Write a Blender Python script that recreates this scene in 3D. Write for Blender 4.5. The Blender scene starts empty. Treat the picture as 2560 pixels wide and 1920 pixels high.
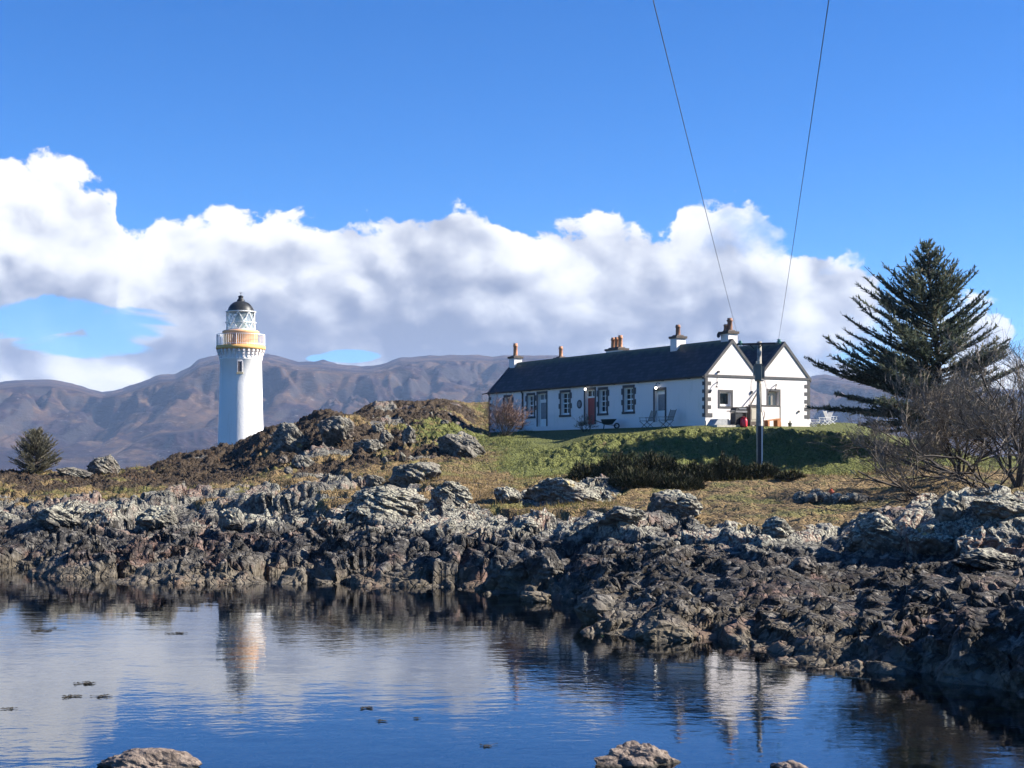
import bpy, math, random
import numpy as np
from mathutils import Vector, Matrix
sc = bpy.context.scene
COL = sc.collection
R = math.radians
F = 3700.0; CAMZ = 4.5; HY = 1150.0      # focal length (px of a 2560 wide picture), eye height above the water, horizon row

# ------------------------------------------------------------------ camera
cam = bpy.data.cameras.new('camera'); camo = bpy.data.objects.new('camera', cam); COL.objects.link(camo)
camo.location = (0, 0, CAMZ); camo.rotation_euler = (R(90), 0, 0)
cam.sensor_width = 36; cam.lens = 36 * F / 2560; cam.shift_y = (HY - 960) / 2560
cam.clip_start = 0.5; cam.clip_end = 60000
sc.camera = camo
sc.view_settings.view_transform = 'Standard'; sc.view_settings.look = 'None'
sc.view_settings.exposure = 1.42; sc.view_settings.gamma = 1
sc.cycles.use_denoising = True
sc.cycles.max_bounces = 8; sc.cycles.volume_bounces = 1; sc.cycles.transparent_max_bounces = 12
sc.cycles.diffuse_bounces = 3; sc.cycles.glossy_bounces = 3
sc.cycles.caustics_reflective = False; sc.cycles.caustics_refractive = False
sc.cycles.sample_clamp_indirect = 6

# ------------------------------------------------------------------ node helpers
class NT:
    def __init__(s, tree): s.t = tree
    def n(s, typ, ins=None, **kw):
        nd = s.t.nodes.new(typ)
        for k, v in kw.items(): setattr(nd, k, v)
        for k, v in (ins or {}).items():
            i = nd.inputs[k]
            if isinstance(v, bpy.types.NodeSocket): s.t.links.new(v, i)
            elif v is not None: i.default_value = v
        return nd
    def m(s, op, a, b=None, c=None, clamp=False):
        ins = {0: a}
        if b is not None: ins[1] = b
        if c is not None: ins[2] = c
        return s.n('ShaderNodeMath', ins, operation=op, use_clamp=clamp).outputs[0]
    def vm(s, op, a, b=None, sc_=None):
        ins = {0: a}
        if b is not None: ins[1] = b
        nd = s.n('ShaderNodeVectorMath', ins, operation=op)
        if sc_ is not None:
            if isinstance(sc_, bpy.types.NodeSocket): s.t.links.new(sc_, nd.inputs['Scale'])
            else: nd.inputs['Scale'].default_value = sc_
        return nd.outputs[0]
    def ss(s, x, a, b, lo=0.0, hi=1.0):
        nd = s.n('ShaderNodeMapRange', {0: x, 1: a, 2: b, 3: lo, 4: hi}, interpolation_type='SMOOTHSTEP'); return nd.outputs[0]
    def noise(s, v, scale, detail=4, rough=.55, dist=0.0):
        return s.n('ShaderNodeTexNoise', {'Vector': v, 'Scale': scale, 'Detail': detail, 'Roughness': rough, 'Distortion': dist}).outputs[0]
    def voro(s, v, scale, feature='F1', out='Distance', rnd=1.0):
        nd = s.n('ShaderNodeTexVoronoi', {'Vector': v, 'Scale': scale, 'Randomness': rnd}, feature=feature); return nd.outputs[out]
    def mix(s, f, a, b, mode='MIX'):
        nd = s.n('ShaderNodeMix', data_type='RGBA', blend_type=mode)
        for k, v in ((0, f), (6, a), (7, b)):
            i = nd.inputs[k]
            if isinstance(v, bpy.types.NodeSocket): s.t.links.new(v, i)
            else: i.default_value = v if k == 0 else (tuple(v) + (1,) if len(v) == 3 else v)
        return nd.outputs[2]
    def ramp(s, f, stops):
        nd = s.n('ShaderNodeValToRGB', {0: f}); e = nd.color_ramp.elements
        while len(e) > 1: e.remove(e[-1])
        e[0].position = stops[0][0]; e[0].color = tuple(stops[0][1]) + (1,)
        for p, c in stops[1:]:
            q = e.new(p); q.color = tuple(c) + (1,)
        return nd.outputs[0]

# ------------------------------------------------------------------ world: sky with the cloud bank
SUN_EL, SUN_AZ = 33.0, 1.0               # azimuth measured from +X towards +Y
world = bpy.data.worlds.new("World"); sc.world = world; world.use_nodes = True
wt = world.node_tree; wt.nodes.clear(); W = NT(wt)
sky = W.n('ShaderNodeTexSky', sky_type='NISHITA', sun_disc=False, sun_elevation=R(SUN_EL), sun_rotation=R(90 - SUN_AZ), altitude=0, air_density=0.75, dust_density=0.0, ozone_density=4.0)
hs = W.n('ShaderNodeHueSaturation', {'Saturation': 1.28, 'Value': 1.0, 'Hue': 0.503, 'Color': sky.outputs[0]}).outputs[0]
hs = W.mix(1.0, hs, (0.73, 0.955, 1.15), 'MULTIPLY')
tc = W.n('ShaderNodeTexCoord').outputs['Generated']
sx = W.n('ShaderNodeSeparateXYZ', {0: tc})
yy = W.m('MAXIMUM', sx.outputs[1], 0.08)
u = W.m('DIVIDE', sx.outputs[0], yy); v = W.m('DIVIDE', sx.outputs[2], yy)
p2 = W.n('ShaderNodeCombineXYZ', {0: u, 1: W.m('MULTIPLY', v, 1.25), 2: 0.3}).outputs[0]
wn = W.n('ShaderNodeTexNoise', {'Vector': p2, 'Scale': 14.0, 'Detail': 5.0, 'Roughness': .55})
pw = W.vm('ADD', p2, W.vm('SCALE', W.vm('SUBTRACT', wn.outputs[1], (.5, .5, .5)), sc_=0.030))
def vor_billow(p):                       # cauliflower lobes, two sizes
    a = W.n('ShaderNodeTexVoronoi', {'Vector': p, 'Scale': 22.0, 'Smoothness': .6}, feature='SMOOTH_F1').outputs[0]
    b = W.n('ShaderNodeTexVoronoi', {'Vector': p, 'Scale': 58.0, 'Smoothness': .6}, feature='SMOOTH_F1').outputs[0]
    f = W.noise(p, 30.0, 9, .60)
    return W.m('ADD', W.m('ADD', W.m('MULTIPLY', W.m('SUBTRACT', .5, a), .50), W.m('MULTIPLY', W.m('SUBTRACT', .5, b), .22)), W.m('MULTIPLY', W.m('SUBTRACT', f, .5), 1.45))
B0 = vor_billow(pw)
def lobes(p):
    a = W.n('ShaderNodeTexVoronoi', {'Vector': p, 'Scale': 13.0, 'Smoothness': .8}, feature='SMOOTH_F1').outputs[0]
    b = W.n('ShaderNodeTexVoronoi', {'Vector': p, 'Scale': 34.0, 'Smoothness': .7}, feature='SMOOTH_F1').outputs[0]
    return W.m('ADD', W.m('ADD', W.m('MULTIPLY', W.m('SUBTRACT', .5, a), .62), W.m('MULTIPLY', W.m('SUBTRACT', .5, b), .24)), W.m('MULTIPLY', W.noise(p, 20.0, 5, .5), .55))
R0 = lobes(pw); R1 = lobes(W.vm('ADD', pw, (.0075, .0105, 0)))
fc = W.n('ShaderNodeFloatCurve', {1: W.m('ADD', W.m('DIVIDE', W.m('ADD', u, W.m('MULTIPLY', W.m('SUBTRACT', wn.outputs[0], .5), .012)), .8), .5)})
prof = [(-500, 470), (-300, 360), (-60, 395), (0, 388), (70, 400), (150, 405), (230, 432), (288, 470), (300, 545), (340, 560), (405, 548), (510, 545), (575, 518), (650, 530), (750, 538), (830, 558), (925, 552), (1010, 556), (1100, 534), (1170, 536), (1230, 552), (1330, 570), (1445, 568), (1515, 545), (1585, 548), (1640, 575), (1672, 585), (1696, 530), (1730, 500), (1780, 484), (1850, 496), (1915, 528), (1960, 585), (2030, 625), (2120, 645), (2180, 655), (2230, 740), (2400, 745), (2480, 760), (2530, 830), (2570, 880), (2700, 900), (3000, 800)]
cv = fc.mapping.curves[0]
pts = [((((x - 1280) / F) / .8 + .5), ((HY - y) / F) / .25) for x, y in prof]
pts = [q for q in pts if 0.0 <= q[0] <= 1.0]
while len(cv.points) < len(pts): cv.points.new(.5, .5)
for q, c in zip(pts, cv.points): c.location = q; c.handle_type = 'AUTO'
fc.mapping.update()
top = W.m('MULTIPLY', fc.outputs[0], .25)
d = W.m('ADD', W.m('SUBTRACT', top, v), W.m('MULTIPLY', B0, .042))
body = W.ss(d, -0.001, 0.0055)
BG = W.m('SUBTRACT', W.noise(W.n('ShaderNodeCombineXYZ', {0: u, 1: W.m('MULTIPLY', v, 2.2), 2: 0.9}).outputs[0], 11.0, 8, .6, .5), .47)
def gap(px, py, rx, ry):                 # windows of blue in the low cloud
    a = W.m('DIVIDE', W.m('SUBTRACT', u, (px - 1280) / F), rx / F); b = W.m('DIVIDE', W.m('SUBTRACT', v, (HY - py) / F), ry / F)
    q = W.m('ADD', W.m('MULTIPLY', a, a), W.m('MULTIPLY', b, b))
    q = W.m('ADD', q, W.m('MULTIPLY', BG, -9.0))
    return W.ss(q, .6, 1.5)
g_all = None
for a in ((120, 795, 175, 36), (330, 815, 110, 46), (250, 862, 150, 26), (875, 890, 50, 11), (800, 896, 26, 7), (2250, 900, 120, 30)):
    g = gap(*a); g_all = g if g_all is None else W.m('MULTIPLY', g_all, g)
brk = W.m('MULTIPLY', W.ss(W.noise(pw, 13.0, 7, .6), .50, .66), W.m('MULTIPLY', W.ss(u, .10, .19), .85))
mask = W.m('MULTIPLY', W.m('MULTIPLY', body, W.m('SUBTRACT', 1.0, brk)), W.m('MULTIPLY_ADD', g_all, .9, .1))
mask = W.m('MULTIPLY', mask, W.ss(sx.outputs[1], .15, .4))
# thin wisps beside the bank
wis = W.m('MULTIPLY', W.ss(W.noise(p2, 9.0, 7, .6), .60, .78), W.m('MULTIPLY', W.ss(v, .185, .13), W.ss(u, .10, .22)))
mask = W.m('MAXIMUM', mask, W.m('MULTIPLY', wis, .55))
rel = W.m('ADD', W.m('MULTIPLY', W.m('SUBTRACT', R0, R1), 2.9), W.m('MULTIPLY', B0, .40))
lit = W.n('ShaderNodeMapRange', {0: W.m('ADD', d, W.m('MULTIPLY', W.m('SUBTRACT', W.noise(p2, 7.0, 4, .5), .5), .075)), 1: 0.0, 2: .085, 3: 1.0, 4: .05}).outputs[0]
lit = W.m('ADD', lit, W.m('MULTIPLY', W.ss(v, .074, .052), .42))
lit = W.m('ADD', lit, W.m('MULTIPLY', W.ss(u, -.20, -.28), .34))
lit = W.m('ADD', lit, rel, clamp=True)
ccol = W.ramp(lit, [(0, (.255, .29, .385)), (.25, (.36, .39, .475)), (.55, (.56, .585, .65)), (.8, (.78, .79, .81)), (1, (.90, .89, .875))])
SKYS = 0.060
bg1 = W.n('ShaderNodeBackground', {0: hs, 1: SKYS}); bg2 = W.n('ShaderNodeBackground', {0: ccol, 1: .455})
mx = W.n('ShaderNodeMixShader', {0: mask, 1: bg1.outputs[0], 2: bg2.outputs[0]})
W.n('ShaderNodeOutputWorld', {0: mx.outputs[0]})
world.cycles.sampling_method = 'MANUAL'; world.cycles.sample_map_resolution = 1024

sl = bpy.data.lights.new('sun', 'SUN'); so = bpy.data.objects.new('sun', sl); COL.objects.link(so)
sl.energy = 5.0; sl.angle = R(0.5); sl.color = (1, .93, .82)
SD = Vector((math.cos(R(SUN_EL)) * math.cos(R(SUN_AZ)), math.cos(R(SUN_EL)) * math.sin(R(SUN_AZ)), math.sin(R(SUN_EL))))
so.rotation_euler = SD.to_track_quat('Z', 'Y').to_euler(); so.location = SD * 100

# ------------------------------------------------------------------ placing helpers
def P(px, py, Y): return Vector(((px - 1280) / F * Y, Y, CAMZ + (HY - py) / F * Y))
def tag(o, label=None, cat=None, group=None, kind=None):
    if label: o['label'] = label
    if cat: o['category'] = cat
    if group: o['group'] = group
    if kind: o['kind'] = kind
    return o
def empty(name, loc, rz=0, label=None, cat=None, group=None):
    o = bpy.data.objects.new(name, None); COL.objects.link(o); o.location = loc; o.rotation_euler = (0, 0, rz); o.empty_display_size = .2
    return tag(o, label, cat, group)
class MB:
    def __init__(s): s.v = []; s.f = []
    def add(s, vs, fs):
        b = len(s.v); s.v += [tuple(q) for q in vs]; s.f += [tuple(i + b for i in f) for f in fs]; return s
    def box(s, x0, x1, y0, y1, z0, z1, taper=0):
        t = taper
        return s.add([(x0, y0, z0), (x1, y0, z0), (x1, y1, z0), (x0, y1, z0), (x0 + t, y0 + t, z1), (x1 - t, y0 + t, z1), (x1 - t, y1 - t, z1), (x0 + t, y1 - t, z1)],
              [(0, 3, 2, 1), (4, 5, 6, 7), (0, 1, 5, 4), (1, 2, 6, 5), (2, 3, 7, 6), (3, 0, 4, 7)])
    def prism(s, poly, ax, a0, a1):       # polygon in the plane across axis ax, extruded a0..a1
        def mk(p, a): return {0: (a, p[0], p[1]), 1: (p[0], a, p[1]), 2: (p[0], p[1], a)}[ax]
        n = len(poly)
        return s.add([mk(p, a0) for p in poly] + [mk(p, a1) for p in poly], [tuple(range(n))[::-1], tuple(range(n, 2 * n))] + [(i, (i + 1) % n, n + (i + 1) % n, n + i) for i in range(n)])
    def quad(s, a, b, c, d_): return s.add([a, b, c, d_], [(0, 1, 2, 3)])
    def tube(s, pts, rs, n=6, cap=True):
        pts = [Vector(p) for p in pts]; vs = []
        if not hasattr(rs, '__len__'): rs = [rs] * len(pts)
        for i, p in enumerate(pts):
            t = (pts[min(i + 1, len(pts) - 1)] - pts[max(i - 1, 0)])
            if t.length < 1e-9: t = Vector((0, 0, 1))
            t.normalize(); a = t.cross(Vector((0, 0, 1)) if abs(t.z) < .9 else Vector((1, 0, 0))).normalized(); b = t.cross(a)
            for k in range(n):
                w = 2 * math.pi * k / n; vs.append(p + (a * math.cos(w) + b * math.sin(w)) * rs[i])
        fs = []
        for i in range(len(pts) - 1):
            for k in range(n): fs.append((i * n + k, i * n + (k + 1) % n, (i + 1) * n + (k + 1) % n, (i + 1) * n + k))
        if cap: fs += [tuple(range(n))[::-1], tuple(range((len(pts) - 1) * n, len(pts) * n))]
        return s.add(vs, fs)
    def lathe(s, prof_, n=32, cx=0, cy=0, closed=False):
        vs = []; fs = []
        for (r, z) in prof_:
            for k in range(n): w = 2 * math.pi * k / n; vs.append((cx + r * math.cos(w), cy + r * math.sin(w), z))
        m_ = len(prof_)
        for i in range(m_ - 1):
            for k in range(n): fs.append((i * n + k, i * n + (k + 1) % n, (i + 1) * n + (k + 1) % n, (i + 1) * n + k))
        if closed: fs += [tuple(range(n))[::-1], tuple(range((m_ - 1) * n, m_ * n))]
        return s.add(vs, fs)
    def build(s, name, mat, parent=None, smooth=False, bevel=0):
        me = bpy.data.meshes.new(name); me.from_pydata(s.v, [], s.f); me.update()
        me.materials.append(mat)
        if smooth: me.polygons.foreach_set('use_smooth', [True] * len(me.polygons))
        o = bpy.data.objects.new(name, me); COL.objects.link(o)
        if parent: o.parent = parent
        if bevel:
            b = o.modifiers.new('bevel', 'BEVEL'); b.width = bevel; b.segments = 2; b.limit_method = 'ANGLE'
        return o
def copy_tree(o, parent=None):
    c = o.copy(); COL.objects.link(c)
    if parent: c.parent = parent
    for ch in [x for x in bpy.data.objects if x.parent == o]: copy_tree(ch, c)
    return c

def mat(name): 
    m_ = bpy.data.materials.new(name); m_.use_nodes = True; m_.node_tree.nodes.clear(); return m_, NT(m_.node_tree)
def out(N, sh): N.n('ShaderNodeOutputMaterial', {0: sh})
def pbr(N, col, rough=.8, bump=None, bstr=.3, bdist=.05, spec=.3, metal=0, **kw):
    ins = {'Base Color': col if isinstance(col, bpy.types.NodeSocket) else tuple(col) + (1,), 'Roughness': rough, 'Specular IOR Level': spec, 'Metallic': metal}
    if bump is not None: ins['Normal'] = N.n('ShaderNodeBump', {'Height': bump, 'Strength': bstr, 'Distance': bdist}).outputs[0]
    ins.update(kw)
    return N.n('ShaderNodeBsdfPrincipled', ins).outputs[0]
def simple(name, col, rough=.7, var=.25, scale=6, bstr=.2, bdist=.02, spec=.3, metal=0, **kw):
    m_, N = mat(name); c = N.n('ShaderNodeTexCoord').outputs['Object']
    n1 = N.noise(c, scale, 6, .6)
    dark = tuple(x * (1 - var) for x in col); lite = tuple(min(1, x * (1 + var)) for x in col)
    out(N, pbr(N, N.ramp(n1, [(.3, dark), (.7, lite)]), rough, N.noise(c, scale * 5, 4), bstr, bdist, spec, metal, **kw)); return m_

# ------------------------------------------------------------------ numpy noise
def h2(ix, iy, seed):
    n = (ix.astype(np.int64) * 374761393 + iy.astype(np.int64) * 668265263 + seed * 1442695041) & 0xffffffff
    n = ((n ^ (n >> 13)) * 1274126177) & 0xffffffff
    n = (n ^ (n >> 16)) * 2246822519 & 0xffffffff
    return ((n ^ (n >> 15)) & 0xffffff).astype(np.float32) / 16777216.0
def perlin(x, y, seed=0):
    ix = np.floor(x); iy = np.floor(y); fx = (x - ix).astype(np.float32); fy = (y - iy).astype(np.float32)
    sx_ = fx * fx * fx * (fx * (fx * 6 - 15) + 10); sy_ = fy * fy * fy * (fy * (fy * 6 - 15) + 10)
    def g(a, b):
        w = h2(ix + a, iy + b, seed) * 6.2831853; return np.cos(w) * (fx - a) + np.sin(w) * (fy - b)
    a = g(0, 0); b = g(1, 0); c = g(0, 1); d_ = g(1, 1)
    return (a + (b - a) * sx_ + (c - a) * sy_ + (a - b - c + d_) * sx_ * sy_) * 1.5
def fbm(x, y, seed=0, o=5, gain=.5):
    r = 0; a = 1
    for i in range(o): r = r + a * perlin(x * 2 ** i + i * 17.3, y * 2 ** i - i * 9.1, seed + i); a *= gain
    return r
def ridged(x, y, seed=0, o=5, gain=.5):
    r = 0; a = 1
    for i in range(o): r = r + a * (1 - 2 * np.abs(perlin(x * 2 ** i + i * 7.3, y * 2 ** i - i * 5.1, seed + i))); a *= gain
    return r
def blocks(x, y, cell, seed, rot=0., st=1., tilt=(0., 0.), tr=.5):
    """broken rock: each cell is its own tilted plane with its own height"""
    c, s_ = math.cos(rot), math.sin(rot)
    xr = (c * x + s_ * y) / (cell * st); yr = (-s_ * x + c * y) / cell
    ix = np.floor(xr); iy = np.floor(yr)
    F1 = np.full(x.shape, 9., np.float32); F2 = F1.copy(); bx = np.zeros_like(F1); by = np.zeros_like(F1); r1 = np.zeros_like(F1); r2 = np.zeros_like(F1); r3 = np.zeros_like(F1)
    for i in (-1, 0, 1):
        for j in (-1, 0, 1):
            cx = ix + i; cy = iy + j
            dx = (xr - (cx + h2(cx, cy, seed))).astype(np.float32); dy = (yr - (cy + h2(cx, cy, seed + 1))).astype(np.float32)
            dd = dx * dx + dy * dy; m_ = dd < F1
            F2 = np.where(m_, F1, np.minimum(F2, dd)); F1 = np.where(m_, dd, F1)
            bx = np.where(m_, dx, bx); by = np.where(m_, dy, by)
            r1 = np.where(m_, h2(cx, cy, seed + 2), r1); r2 = np.where(m_, h2(cx, cy, seed + 3), r2); r3 = np.where(m_, h2(cx, cy, seed + 4), r3)
    e = np.sqrt(F2) - np.sqrt(F1)
    h = (r1 - .5) + bx * (tilt[0] + tr * (r2 - .5)) + by * (tilt[1] + tr * (r3 - .5))
    return h * cell, np.clip(e / .12, 0, 1)
def sstep(a, b, x):
    t = np.clip((x - a) / (b - a), 0, 1); return t * t * (3 - 2 * t)

# ------------------------------------------------------------------ terrain: heights measured along the lines of sight of the photo, then broken up
# each column: (distance, row in the photo) or (distance, None, height)
C = {
 350: [(45, 0, -2), (53, 0, -.4), (55, 0, 0), (57.5, 0, .7), (63, 0, 1.6), (66, 1283), (68.5, 0, 1.1), (71.5, 0, 1.1), (74.5, 1252), (78, 1232), (88, 1200), (100, 1178), (112, 1168), (125, 0, 2.4), (150, 0, -1)],
 0:   [(50, 0, -2), (58.5, 0, -.4), (60.3, 0, 0), (62, 0, .7), (65.5, 0, 1.6), (68, 1284), (70.5, 0, 1.1), (74, 0, 1.2), (77, 1250), (80, 1226), (86, 1203), (98, 1182), (115, 0, 3.2), (135, 0, 1), (165, 0, -2)],
 250: [(46, 0, -2), (54, 0, -.4), (56, 0, 0), (58, 0, .7), (64, 0, 1.7), (67, 1281), (69.5, 0, 1.1), (72, 0, 1.1), (75, 1256), (78, 1235), (86, 1206), (100, 1184), (112, 0, 3.6), (128, 0, 2), (160, 0, -2)],
 450: [(44, 0, -2), (52, 0, -.4), (54, 0, 0), (56.5, 0, .7), (61.5, 0, 1.5), (65.5, 1285), (68, 0, 1.2), (71, 0, 1.2), (76, 1243), (80, 1215), (90, 1192), (100, 1165), (112, 1136), (125, 0, 3), (150, 0, -1)],
 560: [(44, 0, -2), (52, 0, -.4), (53.7, 0, 0), (56.5, 0, .7), (61.5, 0, 1.5), (65.5, 1287), (68, 0, 1.2), (70.5, 0, 1.3), (76, 1234), (80, 1210), (90, 1190), (103, 1145), (114, 1106), (128, 0, 4), (150, 0, 2), (240, 0, -2)],
 700: [(44, 0, -2), (52.5, 0, -.4), (54.6, 0, 0), (58, 1375), (64.5, 1292), (67, 0, 1.4), (69.5, 0, 1.4), (75, 1228), (78, 1200), (86, 1168), (93, 1128), (103, 1072), (108, 1062), (125, 0, 5), (160, 0, 2), (240, 0, -2)],
 810: [(42, 0, -2), (51, 0, -.4), (52.5, 0, 0), (56, 1385), (62, 1295), (65, 0, 1.6), (67, 0, 1.8), (71, 1240), (77, 1205), (84, 1170), (91, 1120), (98, 1062), (105, 1020), (115, 0, 7.3), (140, 0, 4), (200, 0, -2)],
 950: [(40, 0, -2), (50, 0, -.4), (51.5, 0, 0), (55, 1385), (59, 1302), (64, 1278), (69, 1240), (76, 1195), (84, 1158), (92, 1112), (100, 1062), (112, 1032), (123, 1003), (135, 0, 8.6), (170, 0, 3)],
 1100:[(38, 0, -2), (48, 0, -.4), (49.9, 0, 0), (53, 1405), (58, 1320), (63, 1285), (68, 1245), (75, 1190), (84, 1142), (92, 1102), (100, 1064), (112, 1032), (125, 995), (140, 0, 8.4), (170, 0, 3)],
 1220:[(36, 0, -2), (47, 0, -.4), (49.2, 0, 0), (52, 1405), (57, 1325), (62, 1290), (67, 1262), (74, 1205), (82, 1155), (90, 1118), (98, 1092), (108, 0, 6.2), (118, 0, 7), (127, 1008), (140, 0, 8), (170, 0, 3)],
 1350:[(34, 0, -1.6), (44, 0, -.5), (47, 0, 0), (50, 1420), (55, 1335), (61, 1296), (66, 1266), (73, 1215), (80, 1165), (88, 1122), (97, 1086), (104, 0, 6.45), (112, 0, 6.6), (140, 0, 6.6), (170, 0, 3)],
 1500:[(30, 0, -1.3), (36, 0, -.4), (37.6, 0, 0), (41, 1510), (46, 1425), (50, 1360), (54, 1315), (60, 1282), (66, 1255), (72, 1210), (80, 1160), (86, 1095), (92, 1078), (98, 0, 6.45), (104, 0, 6.55), (140, 0, 6.6), (170, 0, 3)],
 1700:[(26, 0, -1.1), (34.5, 0, -.3), (35.9, 0, 0), (39, 1515), (43, 1450), (47, 1378), (50, 1350), (55, 1304), (61, 1265), (67, 1240), (73, 1208), (79, 1172), (84, 1104), (88, 1072), (91, 0, 6.45), (97, 0, 6.6), (140, 0, 6.6), (170, 0, 3)],
 1900:[(22, 0, -.9), (32, 0, -.3), (33, 0, 0), (36, 1570), (39, 1490), (43, 1405), (47, 1340), (50, 1326), (56, 1287), (63, 1250), (70, 1218), (77, 1190), (80, 1180), (83, 1132), (86, 1082), (89, 1068), (91, 0, 6.55), (140, 0, 6.6), (170, 0, 3)],
 2100:[(20, 0, -.8), (30, 0, -.3), (31, 0, 0), (33, 1585), (35, 1535), (38, 1485), (43, 1425), (46, 1352), (48, 1326), (53, 1290), (60, 1252), (68, 1217), (75, 1193), (80, 1155), (85, 1100), (90, 1072), (97, 1056), (110, 0, 7.0), (130, 0, 5), (170, 0, -1)],
 2300:[(18, 0, -.6), (29.5, 0, -.3), (30.5, 0, 0), (31.8, 0, .9), (33.3, 1512), (36, 1485), (40, 1440), (44, 1375), (46, 1292), (49, 1266), (54, 1264), (60, 1242), (68, 1207), (76, 1170), (84, 1130), (95, 1098), (110, 0, 5.2), (130, 0, 3), (160, 0, -1)],
 2450:[(18, 0, -.5), (28, 0, -.3), (29.3, 0, 0), (30.8, 0, 1.45), (32.4, 1462), (36, 1452), (40, 1432), (43, 1385), (45, 1275), (48, 1240), (55, 1242), (62, 1222), (70, 1192), (80, 1158), (95, 1142), (120, 0, 3.5), (150, 0, -1)],
 2700:[(16, 0, -.5), (26.5, 0, -.3), (27.5, 0, 0), (28.9, 0, 1.6), (31, 1430), (36, 1425), (40, 1412), (43, 1352), (46, 1228), (50, 1224), (60, 1207), (75, 1172), (95, 1145), (120, 0, 3.4), (150, 0, -1)],
}
def col_z(L): return [(t[2] if len(t) == 3 else CAMZ + (HY - t[1]) / F * t[0]) for t in L]
cpx = np.array(sorted(C)); 
ys = np.concatenate([np.exp(np.linspace(math.log(13), math.log(27), 130, endpoint=False)), np.exp(np.linspace(math.log(27), math.log(76), 930, endpoint=False)), np.exp(np.linspace(math.log(76), math.log(132), 250, endpoint=False)), np.exp(np.linspace(math.log(132), math.log(420), 90))])
NU = 1450; us = np.linspace(-.53, .53, NU); NY = len(ys)
lg = np.log(ys)
ZC = np.array([np.interp(lg, np.log([t[0] for t in C[c]]), col_z(C[c]), left=-2.6, right=-2.6 if C[c][-1][0] > 200 else -2.6) for c in cpx])
for i, c in enumerate(cpx):              # ease the tail of each column down into the sea
    y1 = C[c][-1][0]; z1 = col_z(C[c])[-1]
    ZC[i] = np.where(ys > y1, np.maximum(z1 - (ys - y1) * .12, -2.8), ZC[i])
    y0 = C[c][0][0]; z0 = col_z(C[c])[0]
    ZC[i] = np.where(ys < y0, np.maximum(z0 - (y0 - ys) * .05, -2.8), ZC[i])
ker = np.array([1, 2, 3, 2, 1.]) / 9
UU, YY = np.meshgrid(us, ys); XX = UU * YY
wrp = fbm(XX / 9, YY / 9, 3, 3) * 38 * np.clip(60 / YY, .3, 1.2)
PXm = 1280 + F * UU + wrp
ii = np.clip(np.searchsorted(cpx, PXm) - 1, 0, len(cpx) - 2)
tt = np.clip((PXm - cpx[ii]) / (cpx[ii + 1] - cpx[ii]), 0, 1); tt = tt * tt * (3 - 2 * tt)
rows = np.arange(NY)[:, None] * np.ones((1, NU), int)
ZB = ZC[ii, rows] * (1 - tt) + ZC[ii + 1, rows] * tt
# where rock gives way to turf
rock_end = {-300: 80, 0: 80, 250: 80, 450: 79, 560: 81, 700: 80, 810: 83, 950: 77, 1100: 72, 1220: 66, 1350: 63, 1500: 62, 1700: 57, 1900: 50, 2100: 49, 2250: 52, 2320: 56, 2450: 55, 2700: 60}
RE = np.interp(PXm, list(rock_end), list(rock_end.values()))
RK = sstep(1.6, -1.6, YY - RE + 2.2 * fbm(XX / 4, YY / 4, 11, 4))
# turf pockets on the rock shelf and rock showing through on the hummocks
pock = sstep(.25, .5, fbm(XX / 5 + 3, YY / 3.2, 21, 3)) * sstep(2.0, 2.6, ZB) * sstep(52, 60, YY - 0 * XX)
RK = RK * (1 - pock * .9)
mound = sstep(1260, 1130, PXm) * sstep(78, 86, YY) * sstep(128, 118, YY)
outc = sstep(.22, .42, fbm(XX / 3.4 - 7, YY / 5, 31, 4)) * mound * sstep(4.2, 5.0, ZB + 0)
RK = np.maximum(RK, outc * .95)
slab = np.exp(-((PXm - 1420) / 130) ** 4) * np.exp(-((YY - 70) / 3.4) ** 4)
RK = np.maximum(RK, slab)
wx = XX + .26 * fbm(XX / 1.7, YY / 1.7, 41, 3); wy = YY + .26 * fbm(XX / 1.7 + 9, YY / 1.7, 42, 3)
a1, e1 = blocks(wx, wy, 3.1, 51, .45, 1.7, (.10, .10), .75)
a2, e2 = blocks(wx, wy, 1.15, 61, .7, 1.6, (.25, .15), .9)
a3, e3 = blocks(wx, wy, .44, 71, .3, 1.7, (.2, .1), 1.3)
a4, e4 = blocks(wx, wy, .17, 75, .8, 1.4, (.2, .1), 1.2)
rid = ridged(wx / 5, wy / 3.2, 81, 4)
near = sstep(26, 40, YY)
S_ = .14 + .86 * sstep(-.12, .22, fbm(XX / 4.5, YY / 4.5, 111, 3))
rockh = -.34 + .38 * a1 * (.5 + .5 * near) - .34 * (1 - e1) + .46 * a2 - .20 * (1 - e2) + .62 * S_ * a3 - .09 * S_ * (1 - e3) + .55 * S_ * a4 + .22 * (rid - .6) + .06 * fbm(XX / .3, YY / .3, 91, 3)
above = sstep(-.9, .5, ZB)
RCF = 1.0
turf = .22 * fbm(XX / 3.5, YY / 3.5, 95, 4) + .07 * fbm(XX / .5, YY / .5, 96, 3)
heath = mound * (1 - RK)
turf = turf + heath * (.48 * (1 - 1.3 * np.abs(fbm(XX / 1.3, YY / 1.3, 97, 4))) + .12 * fbm(XX / .35, YY / .35, 94, 2) - .42)
flatlawn = sstep(1290, 1350, PXm) * sstep(84, 90, YY) * sstep(150, 140, YY)
turf = turf * (1 - .85 * flatlawn)
zr = sstep(1250, 1500, PXm) * sstep(54, 46, YY)                   # low weedy ledges of the right-hand hollow
rockh = rockh * (1 - .45 * zr)
H = ZB + RK * rockh * (.35 + .65 * above) * (1 - .25 * outc) + (1 - RK) * turf
q_ = (H + .22 * XX - .10 * YY + .22 * fbm(XX / 2.2, YY / 2.2, 121, 3)) / .42; f_ = q_ - np.floor(q_)     # tilted bedding, breaking into ledges
bed = sstep(-.25, .15, fbm(XX / 7, YY / 7, 122, 3)) * RK * above
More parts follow.
